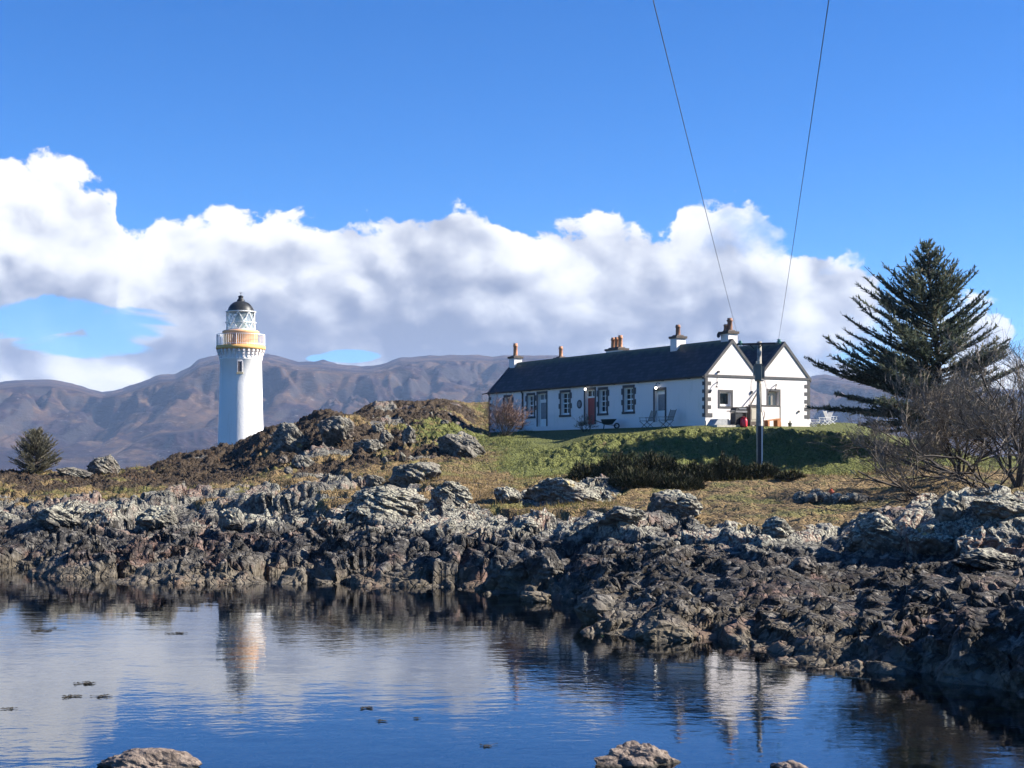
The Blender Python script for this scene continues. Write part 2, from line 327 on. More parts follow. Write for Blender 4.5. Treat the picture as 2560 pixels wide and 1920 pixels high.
H = H + .42 * (sstep(.5, 1.0, f_) - f_) * .75 * bed
tufty = sstep(1250, 1400, PXm) * sstep(78, 80, YY) * sstep(89, 86, YY)   # lumpy bank below the lawn
H += tufty * (.20 * fbm(XX / .8, YY / .8, 99, 4) + .10 * ridged(XX / .6, YY / .6, 98, 2)) * (1 - RK)
# level platform for the cottage, knoll for the lighthouse
CA = Vector((11.7, 89.5, 6.60)); CROT = R(30.5)
gx, gy = math.cos(CROT), math.sin(CROT)
lw = (XX - CA.x) * gx + (YY - CA.y) * gy; ls = -(XX - CA.x) * gy + (YY - CA.y) * gx
plat = sstep(-2.2, -.3, lw) * sstep(10.5, 8.6, lw) * sstep(-2.8, -.5, ls) * sstep(29.5, 27, ls)
H = H * (1 - plat) + 6.58 * plat
LH = P(602, 1100, 190); lr = np.hypot(XX - LH.x, YY - LH.y)
H = np.maximum(H, 5.9 - .0 * lr - 6 * sstep(3.0, 9.0, lr))
DX = RK * above * S_ * (.20 * perlin(H * 1.9 + XX * .3, YY / .9, 103) + .13 * perlin(XX / .35, H * 4, 104) + .05 * perlin(XX / .15, H * 9, 107))
DY = RK * above * S_ * (.22 * perlin(XX / .9, H * 2.1, 105) + .14 * perlin(XX / .3, H * 4.3, 106) + .06 * perlin(XX / .14, H * 9, 108))
def gz(x, y):
    uu = x / y; i = int(np.clip(np.searchsorted(ys, y) - 1, 0, NY - 2)); j = int(np.clip((uu + .53) / 1.06 * (NU - 1), 0, NU - 2))
    return float(max(H[i, j], H[i + 1, j], H[i, j + 1]) * .5 + min(H[i, j], H[i + 1, j]) * .5)
def hit(px, py, ymin=26, ymax=130):      # where the line of sight through a photo pixel meets the ground
    uu = (px - 1280) / F; j = int(np.clip((uu + .53) / 1.06 * (NU - 1), 0, NU - 1))
    zz = CAMZ + (HY - py) / F * ys
    k = np.where((H[:, j] >= zz) & (ys > ymin) & (ys < ymax))[0]
    k = k[0] if len(k) else int(np.argmin(np.abs(H[:, j] - zz) + 99 * ((ys < ymin) | (ys > ymax))))
    return Vector((uu * ys[k], ys[k], H[k, j]))

def grid_mesh(name, X, Y, Z, mat_, attrs={}, smooth=False):
    ny, nx = X.shape
    co = np.stack([X, Y, Z], -1).reshape(-1, 3).astype(np.float32)
    idx = np.arange(ny * nx).reshape(ny, nx)
    q = np.stack([idx[:-1, :-1], idx[:-1, 1:], idx[1:, 1:], idx[1:, :-1]], -1).reshape(-1, 4)
    me = bpy.data.meshes.new(name); me.vertices.add(len(co)); me.vertices.foreach_set('co', co.ravel())
    me.loops.add(q.size); me.loops.foreach_set('vertex_index', q.ravel().astype(np.int32))
    me.polygons.add(len(q)); me.polygons.foreach_set('loop_start', np.arange(0, q.size, 4, dtype=np.int32)); me.polygons.foreach_set('loop_total', np.full(len(q), 4, np.int32))
    me.update(calc_edges=True)
    for k, a in attrs.items():
        at = me.attributes.new(k, 'FLOAT', 'POINT'); at.data.foreach_set('value', np.ascontiguousarray(a, np.float32).ravel())
    if smooth: me.polygons.foreach_set('use_smooth', np.ones(len(q), bool))
    me.materials.append(mat_)
    o = bpy.data.objects.new(name, me); COL.objects.link(o); return o
def tri_mesh(name, V, mat_, parent=None, tint=None):     # V: (n,3,3) loose triangles (leaves, blades, twigs)
    n = len(V); me = bpy.data.meshes.new(name); me.vertices.add(n * 3); me.vertices.foreach_set('co', V.astype(np.float32).ravel())
    me.loops.add(n * 3); me.loops.foreach_set('vertex_index', np.arange(n * 3, dtype=np.int32))
    me.polygons.add(n); me.polygons.foreach_set('loop_start', np.arange(0, n * 3, 3, dtype=np.int32)); me.polygons.foreach_set('loop_total', np.full(n, 3, np.int32))
    me.update(calc_edges=True)
    if tint is not None:
        at = me.attributes.new('tint', 'FLOAT', 'POINT'); at.data.foreach_set('value', np.repeat(tint, 3).astype(np.float32))
    me.materials.append(mat_); o = bpy.data.objects.new(name, me); COL.objects.link(o)
    if parent: o.parent = parent
    return o

# ------------------------------------------------------------------ ground material
def rock_colour(N, c, z, up, pk=.75):
    """grey schist: pale lichen high up, black band, brown and pink below"""
    n1 = N.noise(c, .55, 6, .6); n2 = N.noise(c, 3.2, 6, .65); n3 = N.noise(c, 11., 5, .6); n4 = N.noise(c, .3, 3, .5)
    base = N.ramp(n2, [(.30, (.028, .027, .025)), (.5, (.092, .085, .077)), (.68, (.225, .208, .185))])
    pink = N.mix(N.m('MULTIPLY', N.ss(n1, .50, .64), pk), base, (.19, .105, .082))
    zz = N.m('ADD', z, N.m('MULTIPLY', N.m('SUBTRACT', n1, .5), 1.5))
    low = N.mix(N.m('MULTIPLY', N.ss(zz, .75, .2), .55), pink, (.13, .105, .07))            # weed stained foot
    blk = N.m('MULTIPLY', N.ss(zz, .55, .95), N.ss(zz, 2.0, 1.5))
    blk = N.m('MULTIPLY', blk, N.ss(n2, .62, .46))
    c2 = N.mix(N.m('MULTIPLY', blk, .85), low, (.022, .021, .022))
    lich = N.m('MULTIPLY', N.ss(zz, 1.45, 2.15), N.m('MULTIPLY', N.ss(n3, .43, .55), N.ss(up, .02, .55)))
    lich = N.m('MULTIPLY', lich, N.ss(n4, .34, .50)); lich = N.m('MULTIPLY', lich, N.ss(N.n('ShaderNodeSeparateXYZ', {0: N.n('ShaderNodeNewGeometry').outputs['Position']}).outputs[1], 76, 69, .45, 1.0))
    c3 = N.mix(N.m('MULTIPLY', lich, .85), c2, N.ramp(n3, [(.4, (.22, .215, .17)), (.65, (.42, .41, .33))]))
    och = N.m('MULTIPLY', N.ss(N.noise(c, 1.4, 4, .6), .64, .72), N.ss(zz, 2.0, 2.5))
    return N.mix(N.m('MULTIPLY', och, .5), c3, (.42, .30, .08)), n2, n3
gm, N = mat('shore_ground')
c = N.n('ShaderNodeTexCoord').outputs['Object']; ge = N.n('ShaderNodeNewGeometry')
z = N.n('ShaderNodeSeparateXYZ', {0: ge.outputs['Position']}).outputs[2]; up = N.n('ShaderNodeSeparateXYZ', {0: ge.outputs['Normal']}).outputs[2]
def attr(N, k): return N.n('ShaderNodeAttribute', attribute_name=k).outputs['Fac']
rc, n2, n3 = rock_colour(N, c, z, up)
kelp = attr(N, 'kelp')
rc = N.mix(N.m('MULTIPLY', kelp, N.m('MULTIPLY', N.ss(N.noise(c, 2.6, 6, .7), .56, .44), .85)), rc, (.026, .020, .013))
gn = N.noise(c, 1.6, 7, .65); gf = N.noise(c, 9, 5, .7)
green = N.ramp(gf, [(.3, (.045, .052, .016)), (.55, (.12, .132, .034)), (.75, (.21, .20, .06))])
tan = N.ramp(gf, [(.3, (.075, .052, .026)), (.55, (.19, .13, .060)), (.75, (.31, .225, .115))])
brn = N.ramp(gf, [(.3, (.018, .014, .010)), (.6, (.065, .045, .028)), (.8, (.13, .085, .045))])
tn = N.ss(N.m('ADD', attr(N, 'tan'), N.m('MULTIPLY', N.m('SUBTRACT', gn, .5), 1.4)), .35, .65)
hn = N.ss(N.m('ADD', attr(N, 'heath'), N.m('MULTIPLY', N.m('SUBTRACT', N.noise(c, .8, 6, .6), .5), 1.3)), .35, .60)
lines = N.noise(N.vm('MULTIPLY', c, (.22, 1.3, 1)), 1.3, 6, .7)
tan = N.mix(N.m('MULTIPLY', N.ss(lines, .53, .62), .8), tan, (.045, .034, .024))
tan = N.mix(N.m('MULTIPLY', N.ss(N.noise(c, .35, 4, .6), .50, .62), .6), tan, green)
veg = N.mix(hn, N.mix(tn, green, tan), brn)
rk = N.ss(N.m('ADD', attr(N, 'rock'), N.m('MULTIPLY', N.m('SUBTRACT', N.noise(c, 3.5, 5, .6), .5), .8)), .42, .58)
# under the water: sandy weed patches
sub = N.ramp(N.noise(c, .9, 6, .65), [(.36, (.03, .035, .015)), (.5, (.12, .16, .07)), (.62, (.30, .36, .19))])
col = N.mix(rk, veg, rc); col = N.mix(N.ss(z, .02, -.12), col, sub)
bh = N.m('ADD', N.m('MULTIPLY', n3, .5), N.m('MULTIPLY', N.m('MINIMUM', N.voro(N.vm('ADD', c, N.vm('SCALE', N.n('ShaderNodeTexNoise', {'Vector': c, 'Scale': 3.0}).outputs[1], sc_=.4)), 2.6, 'DISTANCE_TO_EDGE'), .12), 5))
out(N, pbr(N, col, .85, bh, .9, .14, .25))
rm, N = mat('boulder_rock')
c = N.n('ShaderNodeTexCoord').outputs['Object']; ge = N.n('ShaderNodeNewGeometry')
z = N.n('ShaderNodeSeparateXYZ', {0: ge.outputs['Position']}).outputs[2]; up = N.n('ShaderNodeSeparateXYZ', {0: ge.outputs['Normal']}).outputs[2]
wp = ge.outputs['Position']
rc, n2, n3 = rock_colour(N, wp, z, up, .2)
strat = N.noise(N.vm('ADD', N.vm('MULTIPLY', wp, (1.2, 1.2, 3)), N.vm('MULTIPLY', N.vm('MULTIPLY', wp, (1, 0, 0)), (2, 0, 0))), 1.4, 5, .6)
rc = N.mix(1.0, rc, (1.05, 1.04, 1.0), 'MULTIPLY')
out(N, pbr(N, rc, .85, N.m('ADD', N.m('MULTIPLY', n3, .5), N.m('MULTIPLY', N.m('MINIMUM', N.voro(wp, 2.2, 'DISTANCE_TO_EDGE'), .12), 4)), .9, .12, .25))

tanA = np.clip(sstep(1330, 1200, PXm) * .62 + sstep(79, 74, YY) * .75 + sstep(1180, 1050, PXm) * sstep(70, 84, YY) * .1 - .35 * np.exp(-((PXm - 1130) / 130) ** 2) * sstep(88, 94, YY) * sstep(112, 104, YY), 0, 1)
tanA = np.where(PXm < 380, .62, tanA); tanA = np.clip(tanA + .35 * sstep(.1, .6, fbm(XX / 3, YY / 3, 140, 4)) * tufty, 0, 1)
kelpA = np.clip(sstep(1350, 1550, PXm) * sstep(1.9, 1.5, ZB) * sstep(.3, .7, ZB) + .5 * sstep(.35, .6, ZB) * sstep(1.35, 1.0, ZB), 0, 1)
heathA = np.clip(mound * sstep(.05, .35, fbm(XX / 4, YY / 6, 131, 3) + .5) + .8 * sstep(84, 88, YY) * sstep(700, 600, PXm) * sstep(370, 440, PXm) + .55 * sstep(100, 106, YY) * sstep(1200, 1100, PXm) * sstep(380, 450, PXm), 0, 1)
heathA *= 1 - .9 * np.exp(-((PXm - 1130) / 110) ** 2) * sstep(86, 92, YY) * sstep(110, 104, YY)
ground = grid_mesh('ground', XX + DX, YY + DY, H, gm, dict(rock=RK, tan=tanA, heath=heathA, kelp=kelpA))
tag(ground, kind='structure')

# ------------------------------------------------------------------ water and sea bed
wm, N = mat('sea_water')
pos = N.n('ShaderNodeNewGeometry').outputs['Position']
r1 = N.noise(N.vm('MULTIPLY', pos, (1, 1.5, 1)), 3.2, 3, .5, .4)
r2 = N.noise(N.vm('MULTIPLY', pos, (.8, 1.6, 1)), .75, 3, .5, .2)
r3 = N.noise(pos, .10, 3, .5)
hgt = N.m('ADD', N.m('MULTIPLY', r1, N.m('MULTIPLY', N.ss(r3, .40, .65), .0035)), N.m('MULTIPLY', r2, .0055))
hgt = N.m('ADD', hgt, N.m('MULTIPLY', r1, .0010))
bmp = N.n('ShaderNodeBump', {'Height': hgt, 'Strength': 1.0, 'Distance': 1.0}).outputs[0]
fr = N.n('ShaderNodeFresnel', {'IOR': 2.6, 'Normal': bmp}).outputs[0]
gl = N.n('ShaderNodeBsdfGlossy', {'Color': (.93, .95, 1, 1), 'Roughness': .03, 'Normal': bmp}).outputs[0]
tr = N.n('ShaderNodeBsdfTransparent', {'Color': (.36, .50, .44, 1)}).outputs[0]
out(N, N.n('ShaderNodeMixShader', {0: fr, 1: tr, 2: gl}).outputs[0])
b = MB(); b.quad((-9000, -300, 0), (9000, -300, 0), (9000, 6800, 0), (-9000, 6800, 0)); tag(b.build('water', wm), kind='structure')
bedm = simple('sea_bed_mud', (.010, .014, .013), .9, .4, .3, spec=.1)
b = MB(); b.quad((-9000, -300, -3.2), (9000, -300, -3.2), (9000, 9000, -3.2), (-9000, 9000, -3.2)); tag(b.build('sea_bed', bedm), kind='structure')

# ------------------------------------------------------------------ far hills across the sound
hm, N = mat('moorland')
c = N.n('ShaderNodeNewGeometry').outputs['Position']; upz = N.n('ShaderNodeSeparateXYZ', {0: N.n('ShaderNodeNewGeometry').outputs['Normal']}).outputs[2]
cs = N.vm('MULTIPLY', c, (.001, .001, .0022))
n1 = N.noise(cs, 6, 8, .68, .3); n2 = N.noise(cs, 22, 7, .7, .4); n3 = N.noise(cs, 2.2, 4, .6)
grs = N.ramp(n2, [(.3, (.035, .024, .019)), (.55, (.072, .044, .028)), (.72, (.14, .094, .054))])
hth = N.ramp(n2, [(.3, (.006, .004, .007)), (.6, (.026, .014, .018))])
cc = N.mix(N.ss(N.m('ADD', n1, N.m('MULTIPLY', N.m('SUBTRACT', n3, .5), .5)), .45, .54), hth, grs)
cc = N.mix(N.m('MULTIPLY', N.ss(N.noise(cs, 60, 6, .7), .60, .68), .8), cc, (.16, .15, .14))
cc = N.mix(N.m('MULTIPLY', N.ss(upz, .78, .62), .7), cc, (.04, .036, .036))
out(N, pbr(N, cc, .95, n2, .6, 18, .1))
def ridge_hill(name, pts_, Y0, depth, seed, amp, umin, umax, ns=620, nd=210, front=1.0):
    px = np.array([p[0] for p in pts_]); py = np.array([p[1] for p in pts_])
    uu = np.linspace(umin, umax, ns); tt_ = np.linspace(-1.0, .45, nd)
    U, T = np.meshgrid(uu, tt_); Yg = Y0 + T * depth; X = U * Y0 * (.35 + .65 * Yg / Y0)   # strips only mildly fanned out
    pw_ = 1280 + F * U + 26 * fbm(X / 700, Yg / 700, seed + 5, 3) * np.clip(-T * 2, 0, 1)
    ztop = CAMZ + (HY - np.interp(pw_, px, py)) / F * Y0
    s = np.where(T < 0, np.clip(1 + T, 0, 1) ** front, np.clip(1 - T * 1.2, 0, 1))
    wq = .35 * fbm(X / 500, Yg / 500, seed + 9, 3); nz = fbm(X / 620, Yg / 620, seed, 4, .5) * .60 + ridged(X / 640 + wq + Yg / 1500, Yg / 1300 + wq, seed + 20, 5, .50) * .62 + .16 * ridged(X / 170 + wq, Yg / 260, seed + 33, 4, .55)
    fall = sstep(0.0, .35, -T) * np.clip((1 + T) * 4, 0, 1)
    Z = ztop * s + amp * (nz - .2) * fall
    Z += (3.2 * fbm(X / 70, Yg / 70, seed + 60, 4, .6) + 10 * (ridged(X / 230, Yg / 150, seed + 70, 4, .55) - .6) * sstep(.02, .2, -T)) * np.clip((1 + T) * 4, 0, 1)
    cap = CAMZ + (HY - np.interp(1280 + F * X / Yg, px, py)) / F * Yg * np.clip(1.0 + .12 * T, .5, 1)   # nothing in front stands above its own skyline
    Z = np.where(T < -.01, -np.logaddexp(-Z / 6, -cap / 6) * 6, Z)
    Z = np.where(T <= -.995, -4, Z)
    return tag(grid_mesh(name, X, Yg, Z, hm, smooth=False), kind='structure')
k = 1.1573
far = [(-900, 1000), (-400, 960), (0, 955), (60, 949), (127, 949), (180, 958), (225, 972), (255, 980), (300, 972), (345, 958), (400, 937), (440, 934), (475, 915), (498, 898), (540, 889), (600, 886), (670, 884), (700, 892), (745, 903), (800, 905), (850, 911), (905, 916), (950, 912), (1000, 893), (1080, 889), (1180, 886), (1230, 892), (1262, 888), (1330, 888), (1390, 888), (1420, 893), (1450, 905), (1600, 930), (1800, 945), (2000, 945), (2060, 936), (2120, 944), (2250, 955), (2400, 965), (2560, 975), (2900, 990), (3500, 1010)]
ridge_hill('hills', far, 5600, 2300, 200, 150, -.50, .50, 900, 330, .85)
ridge_hill('hills', [(700, 930), (780, 903), (808, 897), (840, 906), (900, 930)], 6100, 700, 260, 20, -.17, -.10, 160, 60)
mid1 = [(-900, 1150), (0, 1150), (170, 1150), (215, 1128), (262, 1092), (300, 1062), (340, 1040), (375, 1016), (420, 1013), (470, 1022), (520, 1008), (560, 990), (640, 985), (760, 965), (860, 955), (980, 972), (1100, 950), (1200, 962), (1300, 975), (1450, 1150), (3000, 1150)]
ridge_hill('hills', mid1, 4300, 900, 300, 80, -.36, .08, 620, 210, .8)
mid2 = [(-900, 1175), (-60, 1130), (60, 1120), (160, 1150), (230, 1160), (290, 1135), (340, 1102), (400, 1078), (470, 1072), (560, 1058), (650, 1050), (800, 1060), (1000, 1040), (1200, 1050), (1300, 1090), (1400, 1150)]
ridge_hill('hills', mid2, 3700, 560, 340, 55, -.40, .06, 620, 170, .8)

# ------------------------------------------------------------------ building materials
def whitewash(name, col):
    m_, N = mat(name); c = N.n('ShaderNodeTexCoord').outputs['Object']
    st = N.noise(N.vm('MULTIPLY', c, (1, 1, .25)), 2.4, 6, .6); f = N.noise(c, 40, 5, .7)
    cc = N.mix(N.m('MULTIPLY', N.ss(st, .54, .74), .35), col, (.52, .53, .47))
    out(N, pbr(N, cc, .75, f, .5, .03, .3)); return m_
white = whitewash('whitewash', (.75, .70, .675))
towerw, N = mat('tower_whitewash'); c = N.n('ShaderNodeTexCoord').outputs['Object']
out(N, pbr(N, N.mix(N.m('MULTIPLY', N.ss(N.noise(N.vm('MULTIPLY', c, (1.6, 1.6, .12)), 1.5, 5, .6), .54, .72), .35), (.84, .82, .785), (.62, .58, .48)), .7, N.m('ADD', N.noise(c, 3.2, 3, .6), N.m('MULTIPLY', N.noise(N.vm('MULTIPLY', c, (1, 1, 2.4)), 9, 4, .6), .45)), .5, .06, .3))
trim = simple('black_trim', (.030, .034, .042), .6, .2, 4)
trim_sunlit = simple('grey_sunlit_trim', (.065, .065, .07), .7, .2, 4)  # paler copy of the black trim: sunlight on the gable put into the colour
slate, N = mat('slate'); c = N.n('ShaderNodeTexCoord').outputs['Object']; s3 = N.n('ShaderNodeSeparateXYZ', {0: c})
bv = N.n('ShaderNodeCombineXYZ', {0: s3.outputs[1], 1: N.m('MULTIPLY', s3.outputs[2], 1.4), 2: 0}).outputs[0]
bk = N.n('ShaderNodeTexBrick', {'Vector': bv, 'Color1': (.024, .025, .028, 1), 'Color2': (.060, .061, .066, 1), 'Mortar': (.008, .009, .012, 1), 'Scale': 1.0, 'Mortar Size': .018, 'Brick Width': .42, 'Row Height': .30, 'Bias': -.2})
gr = N.ss(N.noise(c, 5, 6, .75), .60, .70); gr = N.m('MULTIPLY', gr, N.m('MULTIPLY', N.ss(N.noise(c, .35, 3, .5), .42, .62), N.ss(s3.outputs[1], 14, 1)))
sc_ = N.mix(N.m('MULTIPLY', gr, .55), bk.outputs[0], (.20, .21, .20))
sc_ = N.mix(N.m('MULTIPLY', N.ss(s3.outputs[2], 4.75, 5.1), N.ss(N.noise(c, 2, 4, .6), .35, .6)), sc_, (.07, .085, .045))
out(N, pbr(N, sc_, .62, bk.outputs[1], .6, -.02, .35))
ridget = simple('ridge_stone', (.12, .13, .10), .8, .3, 5)
glass, N = mat('window_glass'); out(N, pbr(N, (.012, .015, .018), .06, spec=.6))
paint = simple('white_paint', (.78, .78, .76), .5, .05, 4, .05)
redp = simple('red_paint', (.30, .045, .04), .5, .15, 5, .1)
greyp = simple('grey_panel', (.16, .18, .20), .5, .2, 5, .1)
clay = simple('terracotta', (.50, .24, .13), .8, .3, 5)
claydk = simple('sooty_terracotta', (.26, .14, .09), .85, .35, 5)
stone = simple('cap_stone', (.085, .07, .062), .85, .3, 6)
bulb, N = mat('lamp_glass'); out(N, N.n('ShaderNodeBsdfPrincipled', {'Base Color': (.9, .9, .85, 1), 'Roughness': .2, 'Emission Color': (1, .93, .8, 1), 'Emission Strength': 2.2}).outputs[0])
metal = simple('dark_metal', (.035, .037, .04), .5, .2, 8, .1, metal=.3)

# ------------------------------------------------------------------ the cottage
cot = empty('cottage', CA, CROT, 'long low whitewashed cottage with black slate roof, five chimneys and a twin gable end', 'cottage')
L, WD, EH, RZ, HW = 26.5, 8.29, 3.02, 5.16, 4.145 / 2
def S(px): kk = (px - 1280) / F; return (CA.x - kk * CA.y) / (gy + kk * gx)                 # along the long front
def Zf(px, py): s = S(px); return CAMZ + (HY - py) / F * (CA.y + gx * s) - CA.z
def Wd(px): kk = (px - 1280) / F; return (kk * CA.y - CA.x) / (gx - kk * gy)                # along the gable end
def Zg(px, py): w = Wd(px); return CAMZ + (HY - py) / F * (CA.y + gy * w) - CA.z
fo = []                                   # openings of the front: s0,s1,z0,z1,kind
for (a, b_, t, bt, kd) in [(1262, 1279, 993, 1049, 'window'), (1319, 1335.5, 988, 1041, 'window'), (1344.5, 1366, 984, 0, 'white_door'), (1402.5, 1424, 981, 1037, 'window'), (1463, 1487, 975, 0, 'red_door'), (1498, 1517, 974, 1033, 'window'), (1560, 1583.5, 969, 1029, 'window'), (1637, 1662.5, 975.5, 0, 'grey_door')]:
    s1, s0 = S(a), S(b_); m_ = (a + b_) / 2; fo.append((s0, s1, 0.08 if bt == 0 else Zf(m_, bt), Zf(m_, t), kd))
go = [(Wd(1799.5), Wd(1828), Zg(1814, 1015.5), Zg(1814, 980), 'end_window'), (Wd(1921), Wd(1947), .06, Zg(1934, 978), 'end_door')]
wall = MB()
def holed(mb, a0, a1, z0, z1, holes, pt, flip, depth=.26):
    As = sorted({a0, a1, *[h[0] for h in holes], *[h[1] for h in holes]}); Zs = sorted({z0, z1, *[h[2] for h in holes], *[h[3] for h in holes]})
    def q(vs): mb.quad(*(vs[::-1] if flip else vs))
    for i in range(len(As) - 1):
        for j in range(len(Zs) - 1):
            am, zm = (As[i] + As[i + 1]) / 2, (Zs[j] + Zs[j + 1]) / 2
            if any(h[0] < am < h[1] and h[2] < zm < h[3] for h in holes): continue
            q([pt(As[i], 0, Zs[j]), pt(As[i + 1], 0, Zs[j]), pt(As[i + 1], 0, Zs[j + 1]), pt(As[i], 0, Zs[j + 1])])
    for h in holes:
        a, b_, zl, zh = h[:4]
        for e, f in (((a, zl), (a, zh)), ((a, zh), (b_, zh)), ((b_, zh), (b_, zl)), ((b_, zl), (a, zl))):
            q([pt(e[0], 0, e[1]), pt(f[0], 0, f[1]), pt(f[0], depth, f[1]), pt(e[0], depth, e[1])])
fpt = lambda a, dpt, z: (dpt, a, z); gpt = lambda a, dpt, z: (a, dpt, z)
holed(wall, 0, L, -1.2, EH, fo, fpt, True)
holed(wall, 0, WD, -1.2, EH, go, gpt, False)
wall.quad((0, L, -1.2), (WD, L, -1.2), (WD, L, EH), (0, L, EH)); wall.quad((WD, 0, -1.2), (WD, L, -1.2), (WD, L, EH), (WD, 0, EH))
for s in (0, L):
    for w0 in (0, 2 * HW): wall.add([(w0, s, EH), (w0 + 2 * HW, s, EH), (w0 + HW, s, RZ)], [(0, 1, 2)])
wall.build('wall', white, cot)
rf = MB()
sl_ = (RZ - EH) / HW
for w0 in (0, 2 * HW):
    for sgn in (-1, 1):
        e = w0 + HW + sgn * (HW + (.14 if (w0, sgn) in ((0, -1), (2 * HW, 1)) else -.03)); ze = RZ - abs(e - w0 - HW) * sl_
        rg = w0 + HW
        rf.prism([(rg, RZ + .012), (e, ze + .012), (e, ze + .09), (rg, RZ + .105)][::-1 if sgn > 0 else 1], 1, .20, L - .20)
roof = rf.build('roof', slate, cot)
rt = MB()
for w0 in (0, 2 * HW): rt.prism([(w0 + HW - .13, RZ - .02), (w0 + HW + .13, RZ - .02), (w0 + HW + .05, RZ + .155), (w0 + HW - .05, RZ + .155)], 1, .2, L - .2)
rt.build('ridge_tiles', ridget, roof)
for (sa, sb) in ((-.05, .22), (L - .22, L + .05)):
    skew = MB()
    for w0 in (0, 2 * HW):
        for sgn in (-1, 1):
            e = w0 + HW + sgn * (HW + (.10 if (w0, sgn) in ((0, -1), (2 * HW, 1)) else 0)); ze = RZ - abs(e - w0 - HW) * sl_; rg = w0 + HW
            skew.prism([(rg, RZ - .10), (e, ze - .10), (e, ze + .13), (rg, RZ + .16)][::-1 if sgn > 0 else 1], 1, sa, sb)
    skew.build('skew', trim_sunlit, cot)
st = MB(); st.box(-.10, WD + .12, -.045, -.002, EH - .08, EH + .07); st.build('string_course', trim_sunlit, cot)
gt = MB(); gt.prism([(-.24, EH - .03), (-.21, EH - .12), (-.13, EH - .12), (-.10, EH - .03)], 1, -.02, L + .12)
for s_ in np.arange(1.5, L, 2.7): gt.box(-.20, -.002, s_, s_ + .05, EH - .15, EH - .10)
gt.tube([(-.16, L + .1, EH - .08), (-.16, L + .75, EH - .10)], .04)
gt.build('gutter', trim, cot)
dp = MB(); s_ = S(1308); dp.tube([(-.17, s_, EH - .1), (-.07, s_, EH - .3), (-.07, s_, .25), (-.45, s_ - .5, .16)], .06, 8); dp.tube([(-.45, s_ - .5, .16), (-1.1, s_ - .9, .2)], .08, 8)
dp.build('downpipe', trim, cot)
def quoin(mb, w0, w1, s0, s1):            # alternate long stones of a corner
    zt = EH - .10; zb = .52; n = 5
    for i in range(n):
        z0 = zb + (zt - zb) * i / n; mb.box(w0, w1, s0, s1, z0, z0 + (zt - zb) / n * .46)
q = MB(); quoin(q, .17, .42, -.022, -.002); q.box(-.026, .17, -.026, -.002, .50, EH - .08); q.box(.17, .52, -.024, -.002, .50, .74)
q.box(-.026, -.002, -.002, .10, .50, EH - .13); quoin(q, -.022, -.002, .10, .30); q.build('quoins', trim_sunlit, cot)
q = MB(); quoin(q, WD - .42, WD - .17, -.022, -.002); q.box(WD - .17, WD + .022, -.026, -.002, .50, EH - .08); q.build('quoins', trim_sunlit, cot)
q = MB(); q.box(-.026, -.002, L - .12, L + .02, -.2, EH - .13); quoin(q, -.022, -.002, L - .36, L - .12); q.build('quoins', trim, cot)
pl = MB(); pl.box(-.035, -.001, .02, L - .4, -1.0, .30); pl.box(.02, Wd(1868), -.04, -.001, -1.0, .28); pl.box(Wd(1952), WD + .03, -.04, -.001, -1.0, .28)
pl.build('plinth', white, cot)
def sash(mb, a0, a1, z0, z1, pt, rows_=4, cols=2):
    d0, d1 = .16, .24
    def bx(a, b_, c_, e, f0=d0, f1=d1):
        p = pt(a, f0, c_); q_ = pt(b_, f1, e); mb.box(min(p[0], q_[0]), max(p[0], q_[0]), min(p[1], q_[1]), max(p[1], q_[1]), p[2], q_[2])
    bx(a0, a0 + .07, z0, z1); bx(a1 - .07, a1, z0, z1); bx(a0 + .07, a1 - .07, z0, z0 + .13); bx(a0 + .07, a1 - .07, z1 - .08, z1)
    zi0, zi1 = z0 + .13, z1 - .08
    if rows_ == 4: bx(a0 + .07, a1 - .07, (zi0 + zi1) / 2 - .035, (zi0 + zi1) / 2 + .035)
    for i in range(1, rows_):
        if rows_ == 4 and i == 2: continue
        zz_ = zi0 + (zi1 - zi0) * i / rows_; bx(a0 + .07, a1 - .07, zz_ - .018, zz_ + .018, d0 + .02, d1 - .005)
    for i in range(1, cols): am = a0 + (a1 - a0) * i / cols; bx(am - .022, am + .022, zi0, zi1, d0 + .012, d1 - .008)
